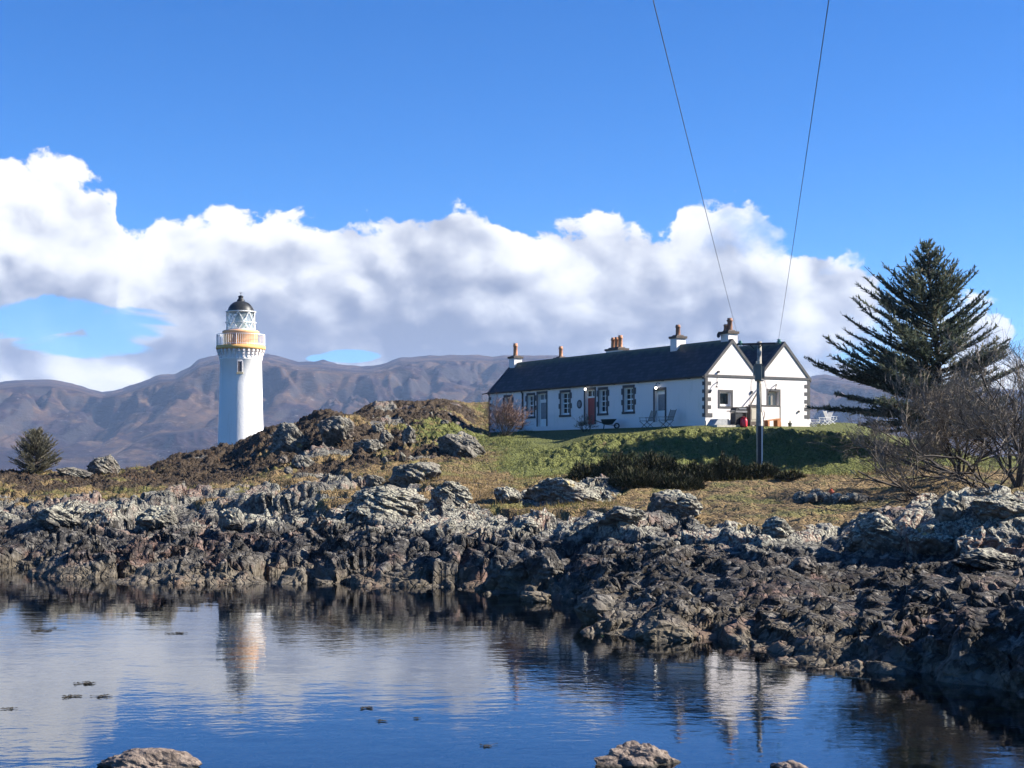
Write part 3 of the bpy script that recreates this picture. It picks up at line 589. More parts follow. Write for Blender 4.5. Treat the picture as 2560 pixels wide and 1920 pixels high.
for (s0, s1, z0, z1, kd) in fo:
    sr = MB(); tw = .15
    sr.box(-.024, -.002, s0 - tw, s0, z0 if 'door' in kd else z0, z1); sr.box(-.024, -.002, s1, s1 + tw, z0, z1); sr.box(-.028, -.002, s0 - tw, s1 + tw, z1, z1 + .17)
    if kd == 'window':
        sr.box(-.06, -.002, s0 - tw - .04, s1 + tw + .04, z0 - .15, z0)
        for f0, f1 in ((.72, .98), (.28, .50)):
            for a, b_ in ((s0 - tw - .14, s0 - tw), (s1 + tw, s1 + tw + .14)): sr.box(-.022, -.002, a, b_, z0 + (z1 - z0) * f0, z0 + (z1 - z0) * f1)
        fr_ = MB(); sash(fr_, s0, s1, z0, z1, fpt); wn_ = fr_.build('window', paint, cot)
        g = MB(); g.quad(fpt(s1, .235, z0), fpt(s0, .235, z0), fpt(s0, .235, z1), fpt(s1, .235, z1)); g.build('pane', glass, wn_)
        sr.build('surround', trim, wn_)
    else:
        dm = {'white_door': paint, 'red_door': redp, 'grey_door': paint}[kd]
        zt = z1 if kd == 'grey_door' else z1 - .52
        dd = MB(); dd.box(.20, .25, s0 + .05, s1 - .05, z0, zt - .02)
        for zz_ in (.15, 1.05):
            for a, b_ in ((.12, .47), (.55, .88)):
                w_ = s1 - s0; dd.box(.19, .20, s0 + w_ * a, s0 + w_ * b_, z0 + zz_, z0 + zz_ + .72)
        door = dd.build('door', dm, cot)
        fm = MB(); fm.box(.17, .26, s0, s0 + .05, z0, z1); fm.box(.17, .26, s1 - .05, s1, z0, z1); fm.box(.17, .26, s0 + .05, s1 - .05, z1 - .06, z1)
        if kd != 'grey_door': fm.box(.17, .26, s0 + .05, s1 - .05, zt, zt + .10); fm.box(.18, .25, (s0 + s1) / 2 - .02, (s0 + s1) / 2 + .02, zt + .10, z1 - .06)
        fm.build('door_frame', paint, door); sr.build('surround', trim, door)
        g = MB()
        if kd == 'grey_door': g.box(.183, .199, s0 + .12, s1 - .12, z0 + .95, z1 - .25)
        elif kd == 'white_door': g.box(.183, .199, s0 + .14, s1 - .14, z0 + .75, zt - .12)
        if kd != 'grey_door': g.quad(fpt(s1, .245, zt), fpt(s0, .245, zt), fpt(s0, .245, z1), fpt(s1, .245, z1))
        g.build('pane', glass if kd == 'red_door' else greyp, door)
        h_ = MB(); h_.tube([(.19, s0 + .14, z0 + 1.0), (.13, s0 + .14, z0 + 1.0), (.13, s0 + .26, z0 + 1.0)], .015); h_.build('handle', metal, door)
for px_, py_ in ((1470.7, 973), (1647.5, 970)):
    s_ = S(px_); z_ = Zf(px_, py_); l = MB(); l.tube([(-.002, s_ - .05, z_ + .26), (-.12, s_ - .05, z_ + .34), (-.24, s_ - .03, z_ + .26), (-.24, s_, z_ + .16)], .025); l.lathe([(.02, z_ + .17), (.12, z_ + .09), (.12, z_ + .07)], 12, -.24, s_)
    lm = l.build('wall_lamp', metal, cot); g = MB(); g.lathe([(.001, z_ - .09), (.06, z_ - .07), (.085, z_), (.07, z_ + .06), (.03, z_ + .09)], 12, -.24, s_); g.build('bulb', bulb, lm, True)
s_ = S(1449); z_ = Zf(1449, 1010.5); pq = MB()
def disc(mb, r, d0, d1, n=28): mb.add([(d0, s_ + r * math.cos(2 * math.pi * i / n), z_ + r * math.sin(2 * math.pi * i / n)) for i in range(n)] + [(d1, s_ + r * math.cos(2 * math.pi * i / n), z_ + r * math.sin(2 * math.pi * i / n)) for i in range(n)], [tuple(range(n)), tuple(range(n, 2 * n))[::-1]] + [(i, n + i, n + (i + 1) % n, (i + 1) % n) for i in range(n)])
disc(pq, .30, -.001, -.03); pqo = pq.build('round_plaque', trim, cot)
pq = MB(); disc(pq, .19, -.031, -.036); pq.build('plaque_centre', simple('plaque_grey', (.17, .17, .18), .6, .6, 14), pqo)
for (w0, w1, z0, z1, kd) in go:
    tw = .13; sr = MB()
    sr.box(w0 - tw, w0, -.024, -.002, z0 - (tw if kd == 'end_window' else 0), z1 + tw); sr.box(w1, w1 + tw, -.024, -.002, z0 - (tw if kd == 'end_window' else 0), z1 + tw); sr.box(w0, w1, -.024, -.002, z1, z1 + tw)
    if kd == 'end_window':
        sr.box(w0, w1, -.024, -.002, z0 - tw, z0)
        fr_ = MB(); sash(fr_, w0, w1, z0, z1, gpt, 1, 1); wn_ = fr_.build('window', paint, cot)
        g = MB(); g.quad((w0, .235, z0), (w1, .235, z0), (w1, .235, z1), (w0, .235, z1)); g.build('pane', glass, wn_); sr.build('surround', trim_sunlit, wn_)
    else:
        dd = MB(); dd.box(w0 + .04, w1 - .04, .20, .25, z0, z1 - .04); dd.box(w0 + .42, w0 + .46, .18, .20, z0, z1 - .04); door = dd.build('door', simple('cream_paint', (.55, .50, .42), .5, .1), cot)
        g = MB(); g.box(w0 + .12, w0 + .34, .17, .199, z0 + 1.1, z1 - .3); g.build('pane', glass, door); sr.build('surround', trim_sunlit, door)
for px_, py_ in ((1789, 964), (1936, 970)):
    w_ = Wd(px_); z_ = Zg(px_, py_); l = MB(); l.tube([(w_ + .10, -.002, z_ + .20), (w_ + .06, -.14, z_ + .22), (w_ - .05, -.20, z_ + .08), (w_ - .08, -.20, z_ - .05)], .03); l.lathe([(.02, z_ - .02), (.09, z_ - .10), (.09, z_ - .12)], 10, w_ - .08, -.20)
    l.build('wall_lamp', trim_sunlit, cot)
wc = MB(); wc.tube([(Wd(1793), -.03, Zg(1793, 930)), (Wd(1793), -.02, Zg(1793, 962))], .008, 4); wc.tube([(Wd(1795), -.002, EH + .24), (Wd(1795), -.12, EH + .24)], .07, 8)
wc.build('wall_cable', trim_sunlit, cot); wc = MB(); wc.tube([(Wd(1880), -.03, EH - .1), (Wd(1877), -.04, 2.0), (Wd(1875), -.03, 1.3)], .01, 4); wc.box(Wd(1877), Wd(1880), -.10, -.003, 2.0, 2.16); wc.build('wall_cable', trim_sunlit, cot); wc = MB(); wc.tube([(Wd(1912), -.03, EH - .1), (Wd(1918), -.03, 2.3)], .01, 4)
wc.build('wall_cable', trim_sunlit, cot)
vt = MB(); vt.tube([(Wd(1996), -.002, .95), (Wd(1996), -.09, .95)], .07, 8); vt.build('wall_vent', trim_sunlit, cot)
# chimneys: w, s, half sizes across and along, height of the stack, pots (offset along, height, radius)
def chimney(w, s, hw, hs_, zb, zt, pots, pm):
    b = MB(); b.box(w - hw, w + hw, s - hs_, s + hs_, zb, zt); ch = b.build('chimney', white, cot)
    b = MB(); o_ = .08; b.box(w - hw - o_, w + hw + o_, s - hs_ - o_, s + hs_ + o_, zt + .001, zt + .15); b.box(w - hw * .8, w + hw * .8, s - hs_ * .86, s + hs_ * .86, zt + .15, zt + .24, .05); b.build('cap', stone, ch)
    for (ow, os_, ph, r) in pots:
        z0 = zt + .20; b = MB(); b.lathe([(r * 1.08, z0), (r, z0 + .1), (r * .88, z0 + ph * .72), (r * 1.15, z0 + ph * .76), (r * 1.15, z0 + ph * .83), (r * .9, z0 + ph * .87), (r * .95, z0 + ph), (r * .7, z0 + ph), (r * .65, z0 + ph * .6)], 16, w + ow, s + os_); b.build('chimney_pot', pm, ch, True)
def ridge_s(px, w):                       # where a given photo column crosses a line at depth w behind the front
    kk = (px - 1280) / F; return (CA.x + gx * w - kk * (CA.y + gy * w)) / (gy + kk * gx)
def ridge_z(px, py, w):
    s = ridge_s(px, w); return CAMZ + (HY - py) / F * (CA.y + gy * w + gx * s) - CA.z
w1_, w2_ = HW, 3 * HW
s_ = min(ridge_s(1286, w1_), L - .45); zt = ridge_z(1286, 897, w1_); chimney(w1_, s_, .34, .40, EH + .4, zt, [(0, 0, ridge_z(1286, 859, w1_) - zt - .2, .17)], clay)
s_ = ridge_s(1402, w2_); zt = ridge_z(1402, 899, w2_); chimney(w2_, s_, .34, .38, RZ - .8, zt, [(0, 0, ridge_z(1402, 866, w2_) - zt - .2, .16)], clay)
s_ = ridge_s(1542, w2_); zt = ridge_z(1542, 877, w2_); ph = ridge_z(1542, 843, w2_) - zt - .2; chimney(w2_, s_, .42, .80, RZ - .8, zt, [(0, -.46, ph + .1, .17), (0, 0, ph, .17), (0, .46, ph, .17)], clay)
s_ = ridge_s(1695, w1_); zt = ridge_z(1695, 847, w1_); chimney(w1_, s_, .36, .34, RZ - .9, zt, [(0, 0, ridge_z(1695, 812, w1_) - zt - .2, .16)], claydk)
zt = ridge_z(1824, 835, 2.3); chimney(2.32, .62, .36, .36, RZ - .9, zt, [(.05, 0, ridge_z(1824, 795, 2.3) - zt - .2, .17), (-.2, .1, .40, .12)], claydk)
ds = MB(); ds.lathe([(.01, 0), (.12, .02), (.2, .07)], 14); o = ds.build('satellite_dish', trim, cot); o.location = (1.85, .95, RZ + .45); o.rotation_euler = (0, R(-80), 0)

# ------------------------------------------------------------------ things by the cottage walls
def cl(w, s, z=0): v_ = Vector((gx * w - gy * s, gy * w + gx * s, 0)); return Vector((CA.x + v_.x, CA.y + v_.y, max(CA.z, 0) + z))
def on_front(px, dist):                   # stands in front of the long wall
    s = S(px); kk = (px - 1280) / F; w = -dist; s = (CA.x + gx * w - kk * (CA.y + gy * w)) / (gy + kk * gx); p = cl(w, s); p.z = min(gz(p.x, p.y) + .02, 6.62); return p
def on_end(px, dist):
    kk = (px - 1280) / F; s = -dist; w = (kk * (CA.y + gx * s) - CA.x + gy * s) / (gx - kk * gy); p = cl(w, s); p.z = min(gz(p.x, p.y) + .0, 6.62); return p
# white porch screen with dark coping
ps = empty('porch_screen', on_end(1911, .8), CROT, 'waist-high white porch screen with dark coping in front of the end door', 'porch screen')
hw_ = (Wd(1949) - Wd(1873)) / 2 * .97; b = MB(); b.box(-hw_, hw_, -.05, .05, -.3, 1.22); b.box(-hw_ + .9, -hw_ + .93, -.058, -.05, -.1, 1.2); b.build('panel', white, ps)
b = MB(); b.box(-hw_ - .04, hw_ + .04, -.08, .08, 1.221, 1.30); b.box(hw_, hw_ + .07, -.06, .06, -.3, 1.22); b.build('coping', trim_sunlit, ps)
cab = empty('storage_cabinet', on_end(1881, 1.15), CROT, 'beige storage cabinet with dark frame standing against the white porch screen', 'cabinet')
b = MB(); b.box(-.30, .34, -.2, .2, .25, 1.14); b.build('body', simple('beige_metal', (.34, .31, .25), .5, .12), cab, bevel=.02)
b = MB(); b.box(-.24, .28, -.215, -.201, .40, 1.02); b.build('door', simple('beige_door', (.43, .40, .33), .5, .1), cab)
b = MB(); b.box(-.36, -.301, -.24, .22, 0, 1.2); b.box(.341, .40, -.24, .22, 0, 1.2); b.box(-.30, .34, -.23, .21, 1.141, 1.2); b.box(-.30, .34, -.21, .2, .05, .24); b.build('frame', simple('brown_frame', (.09, .07, .06), .7), cab)
bq = empty('barbecue', on_end(1846, 1.3), CROT, 'black gas barbecue trolley with closed hood and side shelf', 'barbecue')
b = MB(); b.prism([(-.42, .92), (-.40, 1.02), (-.28, 1.13), (.36, 1.16), (.44, 1.04), (.44, .92)], 1, -.26, .26); b.build('hood', metal, bq, bevel=.02)
b = MB(); b.box(-.16, .36, -.285, -.262, 1.0, 1.05); b.build('handle', simple('brushed_steel', (.4, .4, .42), .35, .1, metal=.8), bq)
b = MB(); b.box(-.44, .46, -.28, .28, .80, .91); b.box(-.72, -.441, -.24, .24, .86, .91); b.build('firebox', simple('grey_steel', (.18, .18, .19), .5), bq)
b = MB(); b.box(-.42, .12, -.24, .24, .10, .78); b.box(.40, .44, -.25, .25, .0, .80); b.box(.12, .40, -.24, .24, .08, .13); b.build('cabinet', metal, bq)
for x in (-.36, .40):
    b = MB(); b.lathe([(.0, -.03), (.08, -.03), (.08, .03), (.0, .03)], 14); o = b.build('wheel', metal, bq); o.rotation_euler = (R(90), 0, 0); o.location = (x, -.2, .08)
gb = empty('gas_cylinder', on_end(1862, 1.9), CROT, 'red gas cylinder standing on the grass in front of the barbecue', 'gas cylinder')
b = MB(); b.lathe([(.0, .02), (.14, .02), (.155, .08), (.155, .40), (.12, .50), (.05, .54), (0, .54)], 20); b.build('body', simple('red_gloss', (.62, .03, .05), .3, .1, spec=.5), gb, True)
b = MB(); b.lathe([(.10, .48), (.11, .60), (.10, .60), (.09, .50)], 16); b.tube([(0, 0, .53), (0, 0, .62)], .025, 8); b.build('valve_guard', simple('dark_red', (.25, .02, .03), .5), gb)
gb2 = copy_tree(gb); gb2.location = on_end(1857, 1.65); gb2['label'] = 'second red gas cylinder partly hidden behind the first one'
for g_ in (gb, gb2): g_['group'] = 'gas cylinders'
gb['label'] = 'front red gas cylinder standing on the grass before the barbecue'
hp = empty('hatch_cover', on_end(1800, .95), CROT, 'grey sloping hatch cover on a concrete slab under the square end window', 'hatch')
b = MB(); b.prism([(-.72, .03), (-.42, .40), (.40, .40), (.58, .03)], 1, -.35, .4); b.build('lid', simple('grey_felt', (.30, .31, .32), .8), hp, bevel=.02)
b = MB(); b.box(-.85, .85, -.8, .5, -.1, .029); b.build('slab', simple('concrete', (.42, .40, .35), .9), hp)
rb = empty('garden_bench', on_end(1932, 1.5), CROT + .05, 'low rust-coloured bench in front of the porch screen', 'bench')
rust = simple('rusty_iron', (.38, .17, .08), .85, .4, 9)
b = MB(); b.prism([(-.62, .30), (.5, .42), (.5, .50), (-.62, .36)], 1, -.2, .2); b.build('seat', rust, rb)
for x0, x1, h_ in ((.22, .5, .41), (-.56, -.42, .31)):
    b = MB(); b.box(x0, x1, -.18, .18, 0, h_); b.build('leg', rust, rb)
pt_ = empty('plant_pot', on_end(1975, .4), 0, 'small grey pot with a sprig at the foot of the gable wall', 'plant pot')
b = MB(); b.lathe([(0, 0), (.10, 0), (.14, .24), (.12, .24), (.1, .2), (0, .2)], 14); b.build('pot', simple('grey_clay', (.16, .16, .15), .8), pt_)
b = MB()
for i in range(7): a = i * .9; b.tube([(0, 0, .18), (.10 * math.cos(a), .10 * math.sin(a), .42)], [.012, .004], 4)
b.build('leaves', simple('pot_leaf', (.07, .10, .04), .7), pt_)
lp = MB(); p0, p1 = on_end(1848, .9), cl(Wd(1900), -.06, Zg(1900, 966)); lp.tube([p0, p1], .045, 8); tag(lp.build('leaning_timber', simple('old_timber', (.10, .085, .07), .85)), 'long dark timber leaning against the gable wall above the barbecue', 'timber')
# folding wooden chairs on the front
wood = simple('weathered_teak', (.20, .18, .16), .8, .2, 9)
def deck_chair(loc, rz, label, mt=wood, nm='garden_chair', cat='chair', grp='folding chairs in front of the cottage'):
    t = empty(nm, loc, rz, label, cat, grp)
    b = MB()
    for i in range(7): b.box(-.36 + i * .105, -.28 + i * .105, -.25, .25, .40, .425)
    b.build('seat', mt, t)
    b = MB()
    for i in range(10):
        z0 = .44 + i * .062; x0 = .36 + (z0 - .44) * .42; b.box(x0, x0 + .025, -.22, .22, z0, z0 + .045)
    for y in (-.25, .25): b.tube([(.33, y, .38), (.65, y, 1.10)], .022, 6)
    b.build('backrest', mt, t)
    for y in (-.28, .28):
        b = MB(); b.tube([(-.36, y, .40), (.30, y, 0)], .022, 6); b.build('leg', mt, t)
        b = MB(); b.tube([(.38, y, .42), (-.18, y, 0)], .022, 6); b.build('leg', mt, t)
        b = MB(); b.box(-.40, .44, y - .03, y + .03, .60, .625); b.tube([(-.34, y, .60), (-.30, y, .42)], .018, 6); b.build('armrest', mt, t)
    return t
deck_chair(on_front(1617, 1.1), R(38), 'folding wooden chair left of the open grey door')
deck_chair(on_front(1665, 1.1), R(38), 'folding wooden chair in front of the open grey door')
plastic = simple('white_plastic', (.75, .75, .74), .4, .05)
for i, (px_, lb) in enumerate(((2036, 'white plastic chair nearest the gable corner'), (2062, 'white plastic chair in the middle of the lawn group'), (2079, 'white plastic chair farthest from the gable'))):
    p = P(px_, 1060, 94 + i * .8); p.z = gz(p.x, p.y); t = deck_chair(p, (2.6, .5, 3.4)[i], lb, plastic, 'garden_chair', 'chair', 'white chairs on the lawn'); t.scale = (.78, .78, .78)
# wheelbarrow
wb = empty('wheelbarrow', on_front(1522, 1.0), R(0), 'dark green wheelbarrow parked right of the red door', 'wheelbarrow')
dg = simple('dark_green_steel', (.018, .032, .028), .5, .2)
b = MB(); b.add([(-.38, -.25, .30), (.22, -.25, .30), (.22, .25, .30), (-.38, .25, .30), (-.52, -.36, .62), (.50, -.36, .64), (.50, .36, .64), (-.52, .36, .62), (-.48, -.33, .62), (.46, -.33, .64), (.46, .33, .64), (-.48, .33, .62), (-.35, -.22, .33), (.2, -.22, .33), (.2, .22, .33), (-.35, .22, .33)],
 [(0, 3, 2, 1), (0, 1, 5, 4), (1, 2, 6, 5), (2, 3, 7, 6), (3, 0, 4, 7), (4, 5, 9, 8), (5, 6, 10, 9), (6, 7, 11, 10), (7, 4, 8, 11), (8, 9, 13, 12), (9, 10, 14, 13), (10, 11, 15, 14), (11, 8, 12, 15), (12, 13, 14, 15)]); b.build('tray', dg, wb)
for y in (-.26, .26):
    b = MB(); b.tube([(.5, y * .3, .22), (-.2, y, .29), (-.95, y, .58)], .02, 6); b.build('handle', dg, wb)
    b = MB(); b.tube([(-.30, y, .30), (-.34, y, 0)], .02, 6); b.build('leg', dg, wb)
b = MB(); b.lathe([(.10, -.04), (.19, -.04), (.20, 0), (.19, .04), (.10, .04), (.10, -.04)], 18); o = b.build('wheel', trim, wb); o.rotation_euler = (R(90), 0, 0); o.location = (.52, 0, .20)

# ------------------------------------------------------------------ lighthouse
lz = lambda py: CAMZ + (HY - py) / F * 190
lh = empty('lighthouse', (LH.x, LH.y, 5.2), 0, 'tall white lighthouse tower with ochre gallery and black domed lantern', 'lighthouse')
Z0 = 5.2
def Z_(py): return lz(py) - Z0
ochre = simple('ochre_paint', (.68, .40, .13), .65, .12, 2)
ochd = simple('ochre_paint_pale', (.68, .38, .19), .65, .12, 2)
b = MB(); b.lathe([(2.98, 0), (2.90, Z_(1110)), (2.80, Z_(1040)), (2.70, Z_(960)), (2.66, Z_(902)), (2.72, Z_(901)), (2.74, Z_(897)), (2.70, Z_(895)), (2.70, Z_(876)), (2.70, Z_(874))], 72); b.build('tower', towerw, lh, True)
for i in range(30):                       # corbels under the gallery
    a = 2 * math.pi * i / 30; b = MB()
    b.prism([(2.70, Z_(896)), (2.80, Z_(896)), (2.80, Z_(889)), (2.93, Z_(888)), (2.93, Z_(882)), (3.06, Z_(881)), (3.06, Z_(875.2)), (2.70, Z_(875.2))], 1, -.13, .13)
    o = b.build('corbel', white, lh); o.rotation_euler = (0, 0, a)
b = MB(); b.lathe([(2.6, Z_(875)), (3.10, Z_(875)), (3.16, Z_(871)), (3.10, Z_(865)), (2.2, Z_(864.5))], 64); b.build('gallery', ochre, lh, True)
b = MB(); b.lathe([(2.20, Z_(865)), (2.20, Z_(836)), (2.34, Z_(834)), (2.34, Z_(829)), (2.20, Z_(827)), (1.6, Z_(826.5))], 64); mu = b.build('murette', ochd, lh, True)
b = MB(); b.box(-.35, .35, -2.26, -2.1, Z_(864), Z_(840)); o = b.build('door', simple('ochre_door', (.40, .22, .13), .6), mu); o.rotation_euler = (0, 0, R(-10))
b = MB(); b.lathe([(3.04, Z_(838)), (3.08, Z_(838)), (3.08, Z_(836.8)), (3.04, Z_(836.8)), (3.04, Z_(838))], 64); b.lathe([(3.05, Z_(862)), (3.08, Z_(862)), (3.08, Z_(861)), (3.05, Z_(861)), (3.05, Z_(862))], 64)
for i in range(72): a = 2 * math.pi * i / 72; x, y = 3.06 * math.cos(a), 3.06 * math.sin(a); b.tube([(x, y, Z_(864.5)), (x, y, Z_(837))], .018 if i % 9 else .04, 4, False)
b.build('railing', paint, lh)
lr_ = 1.80
b = MB(); b.lathe([(1.86, Z_(827)), (1.86, Z_(824)), (1.78, Z_(824)), (1.78, Z_(827))], 40)
b.lathe([(1.78, Z_(782)), (1.95, Z_(781)), (1.95, Z_(779)), (1.5, Z_(778))], 40)
b.lathe([(1.95, Z_(807.5)), (1.99, Z_(807.5)), (1.99, Z_(806)), (1.95, Z_(806)), (1.95, Z_(807.5))], 40)
nd_ = 8
for lev, (za, zb_) in enumerate(((826, 806), (806, 781))):
    for i in range(nd_):
        for sg in (-1, 1):
            a0 = 2 * math.pi * (i + .5 * (lev)) / nd_; a1 = a0 + sg * math.pi / nd_
            pts_ = [(lr_ * math.cos(a0 + (a1 - a0) * t), lr_ * math.sin(a0 + (a1 - a0) * t), Z_(za) + (Z_(zb_) - Z_(za)) * t) for t in (0, .25, .5, .75, 1)]
            b.tube(pts_, .055, 5)
lan = b.build('lantern', paint, lh)
b = MB(); b.lathe([(1.70, Z_(826)), (1.70, Z_(782))], 40)
gl_, N = mat('lantern_glass'); out(N, N.n('ShaderNodeMixShader', {0: .30, 1: N.n('ShaderNodeBsdfTransparent', {0: (.93, .96, .95, 1)}).outputs[0], 2: pbr(N, (.6, .66, .66), .08, spec=.8)}).outputs[0]); b.build('glazing', gl_, lan, True)
b = MB(); b.lathe([(.3, Z_(827)), (.45, Z_(822)), (.75, Z_(812)), (.85, Z_(803)), (.75, Z_(794)), (.4, Z_(786)), (.1, Z_(783))], 24); b.build('lens', simple('lens_glass', (.5, .56, .54), .15, .3, 3, spec=.8), lan, True)
b = MB(); b.lathe([(0, Z_(823.5)), (1.7, Z_(823.5))], 32); b.box(-.6, .6, .8, 1.1, Z_(823), Z_(784)); b.build('service_panel', paint, lan)
b = MB(); b.lathe([(1.70, Z_(779)), (1.68, Z_(777)), (1.56, Z_(770)), (1.32, Z_(763)), (.95, Z_(757)), (.55, Z_(754)), (.48, Z_(753)), (.50, Z_(750)), (.33, Z_(748)), (.30, Z_(743)), (.36, Z_(742)), (.30, Z_(740)), (.02, Z_(738))], 40)
dome = b.build('dome', simple('black_lead', (.028, .03, .032), .45, .2, 3, metal=.2), lh, True)
b = MB(); b.tube([(0, 0, Z_(739)), (0, 0, Z_(730))], .03, 5); b.tube([(-.18, 0, Z_(731)), (0, 0, Z_(734)), (.2, 0, Z_(731))], .025, 5)
for s_ in (-1, 1): b.tube([(1.74, s_ * .18 - .6, Z_(800)), (1.72, s_ * .18 - .6, Z_(776)), (1.3, s_ * .16 - .5, Z_(763)), (.7, s_ * .15 - .3, Z_(756))], .03, 4)
for i in range(12): t = i / 11; x = 1.74 - .05 * max(0, t - .3) - (1.0 * max(0, t - .55) / .45 if t > .55 else 0); b.tube([(x, -.78 + .25 * max(0, t - .5), Z_(800) + (Z_(756) - Z_(800)) * t), (x, -.42 + .25 * max(0, t - .5), Z_(800) + (Z_(756) - Z_(800)) * t)], .02, 4)
b.build('finial_and_ladder', metal, lh)
ang = math.atan2(-LH.y, -LH.x) - .045     # window faces the bay
wv = MB(); r_ = 2.66; wv.box(r_ - .05, r_ + .045, -.24, .24, Z_(932), Z_(907)); o = wv.build('window', simple('window_board', (.12, .10, .10), .7), lh); o.rotation_euler = (0, 0, ang)
wv = MB(); wv.box(r_ - .02, r_ + .12, -.40, .40, Z_(938), Z_(933)); o2 = wv.build('sill', simple('stained_stone', (.50, .42, .26), .8), o)
wv = MB(); wv.box(r_ - .02, r_ + .07, -.32, -.241, Z_(933), Z_(905)); wv.box(r_ - .02, r_ + .07, .241, .32, Z_(933), Z_(905)); wv.box(r_ - .02, r_ + .07, -.24, .24, Z_(907), Z_(905)); wv.build('frame', white, o)

# ------------------------------------------------------------------ electricity pole and lines
pb = P(1897, 1182, 77); pole = empty('electricity_pole', pb, 0, 'dark wooden electricity pole with transformer box and crossarm on the bank', 'electricity pole')
S80 = F / 77
zp = lambda py: (1182 - py) / S80
xp = lambda px: (px - 1897) / S80
timber = simple('creosoted_timber', (.30, .28, .24), .85, .3, 5, .5)
b = MB(); b.tube([(xp(1898.5), 0, -.4), (xp(1897), 0, zp(1050)), (xp(1898.5), 0, zp(854))], [.155, .14, .115], 16); b.build('pole', timber, pole, True)
b = MB(); b.add([], []); x0, x1 = xp(1850), xp(1945)
b.box(x0, x1, -.25, -.14, zp(861.5), zp(856.5)); 
for s_ in (-1, 1): b.tube([(xp(1898) + s_ * .36, -.18, zp(859)), (xp(1898) + s_ * .12, -.15, zp(870))], .03, 5)
arm = b.build('crossarm', metal, pole); arm.rotation_euler = (0, R(-1.6), 0); arm.location = (0, 0, -.03)
teal = simple('glazed_insulator', (.06, .17, .15), .25, .2, spec=.6)
for px_, py_ in ((1849, 859), (1946, 855)):
    b = MB(); b.lathe([(.02, -.14), (.06, -.13), (.12, -.10), (.06, -.05), (.14, -.01), (.06, .04), (.12, .08), (.04, .12), (.0, .13)], 14); o = b.build('insulator', teal, pole, True); o.location = (xp(px_), -.18, zp(py_ - 1))
b = MB(); b.box(xp(1885), xp(1900), -.50, -.17, zp(951), zp(914)); b.box(xp(1883.5), xp(1901.5), -.53, -.15, zp(914), zp(911))
trf = b.build('transformer', simple('transformer_grey', (.11, .135, .13), .5, .12, 3), pole, bevel=.015)
b = MB()
for i in range(6): b.box(xp(1900) + .001 + i * .03, xp(1900) + .018 + i * .03, -.46, -.12, zp(946), zp(917))
b.tube([(xp(1888), -.35, zp(911)), (xp(1888), -.35, zp(904))], .04, 8); b.tube([(xp(1896), -.35, zp(911)), (xp(1896), -.35, zp(904))], .04, 8); b.box(xp(1881), xp(1885), -.4, -.2, zp(940), zp(915)); b.box(xp(1886), xp(1906), -.40, -.15, zp(954), zp(951))
b.build('cooling_fins', simple('pale_fin', (.25, .25, .22), .5, .1), trf)
b = MB(); b.box(xp(1893), xp(1901.5), -.26, -.19, -.2, zp(1065)); b.build('cable_guard', simple('black_guard', (.02, .023, .03), .4), pole)
b = MB(); b.box(xp(1901.6), xp(1905), -.22, -.12, -.2, zp(1065)); b.build('white_lit_strip', paint, pole)  # white strip: the guard's sunlit right side put into the colour
b = MB(); b.tube([(xp(1905), -.1, zp(1090)), (xp(1908), -.12, zp(1050)), (xp(1911), -.12, zp(1035)), (xp(1908.5), -.12, zp(1027)), (xp(1903), -.12, zp(1030)), (xp(1901), -.16, zp(960))], .018, 5); b.tube([(xp(1908), -.12, zp(1090)), (xp(1907.5), -.12, zp(1045)), (xp(1904), -.14, zp(1030))], .014, 5)
b.tube([(xp(1893), -.3, zp(904)), (xp(1889), -.2, zp(885)), (xp(1851), -.18, zp(860))], .008, 4); b.build('cables', metal, pole)
wire_m = simple('wire', (.10, .11, .13), .5)
for (px0, py0, pxe, Ye, lb) in ((1849, 855, 1633, 20, 'left overhead power line running up from the pole'), (1946, 851, 2072, 20, 'right overhead power line running up from the pole')):
    a = P(px0, py0, 76.8); e = P(pxe, 0, Ye); pts_ = []
    for i in range(61):
        t = i / 60 * 1.9; p = a.lerp(e, t); p.z -= .42 * t * (1.0 - t) * (1 if t < 1 else 0); pts_.append(p)
    b = MB(); b.tube(pts_, .0075, 5); tag(b.build('overhead_line', wire_m), lb, 'power line', 'overhead lines')

# ------------------------------------------------------------------ boulders and outcrops
def rock_mesh(seed, nplanes=16, sub=4, rough=.09):
    rng = np.random.RandomState(seed); import bmesh
    bm = bmesh.new(); bmesh.ops.create_icosphere(bm, subdivisions=sub, radius=1)
    co = np.array([v_.co[:] for v_ in bm.verts]); n = rng.normal(size=(nplanes, 3)); n[:, 2] *= .8; n /= np.linalg.norm(n, axis=1)[:, None]
    dd = rng.uniform(.62, 1.0, nplanes); dots = co @ n.T; rr = np.where(dots > .05, dd / np.maximum(dots, .05), 9).min(1); rr = np.minimum(rr, 1.15)
    nz = fbm(co[:, 0] * 2.2 + seed, co[:, 1] * 2.2 + co[:, 2] * 1.7, seed, 4) * rough + perlin(co[:, 0] * 2.6 + co[:, 2] * 3 + seed, co[:, 1] * 2.5, seed + 3) * rough * .8
    bh_, be_ = blocks(co[:, 0] * 2 + co[:, 1], co[:, 2] * 2.2 + co[:, 1] * .7 + seed, .7, seed + 9, .9, 1.2, (0, 0), .6); nz = nz + .05 * bh_; nz = nz + .05 * perlin(co[:, 1] * 6 + seed, co[:, 2] * 6 + co[:, 0] * 4, seed + 8)
    co = co * (rr + nz)[:, None]
    for v_, q_ in zip(bm.verts, co): v_.co = q_
    me = bpy.data.meshes.new('rock'); bm.to_mesh(me); bm.free(); me.materials.append(rm); return me
RG = 'rocks along the shore'
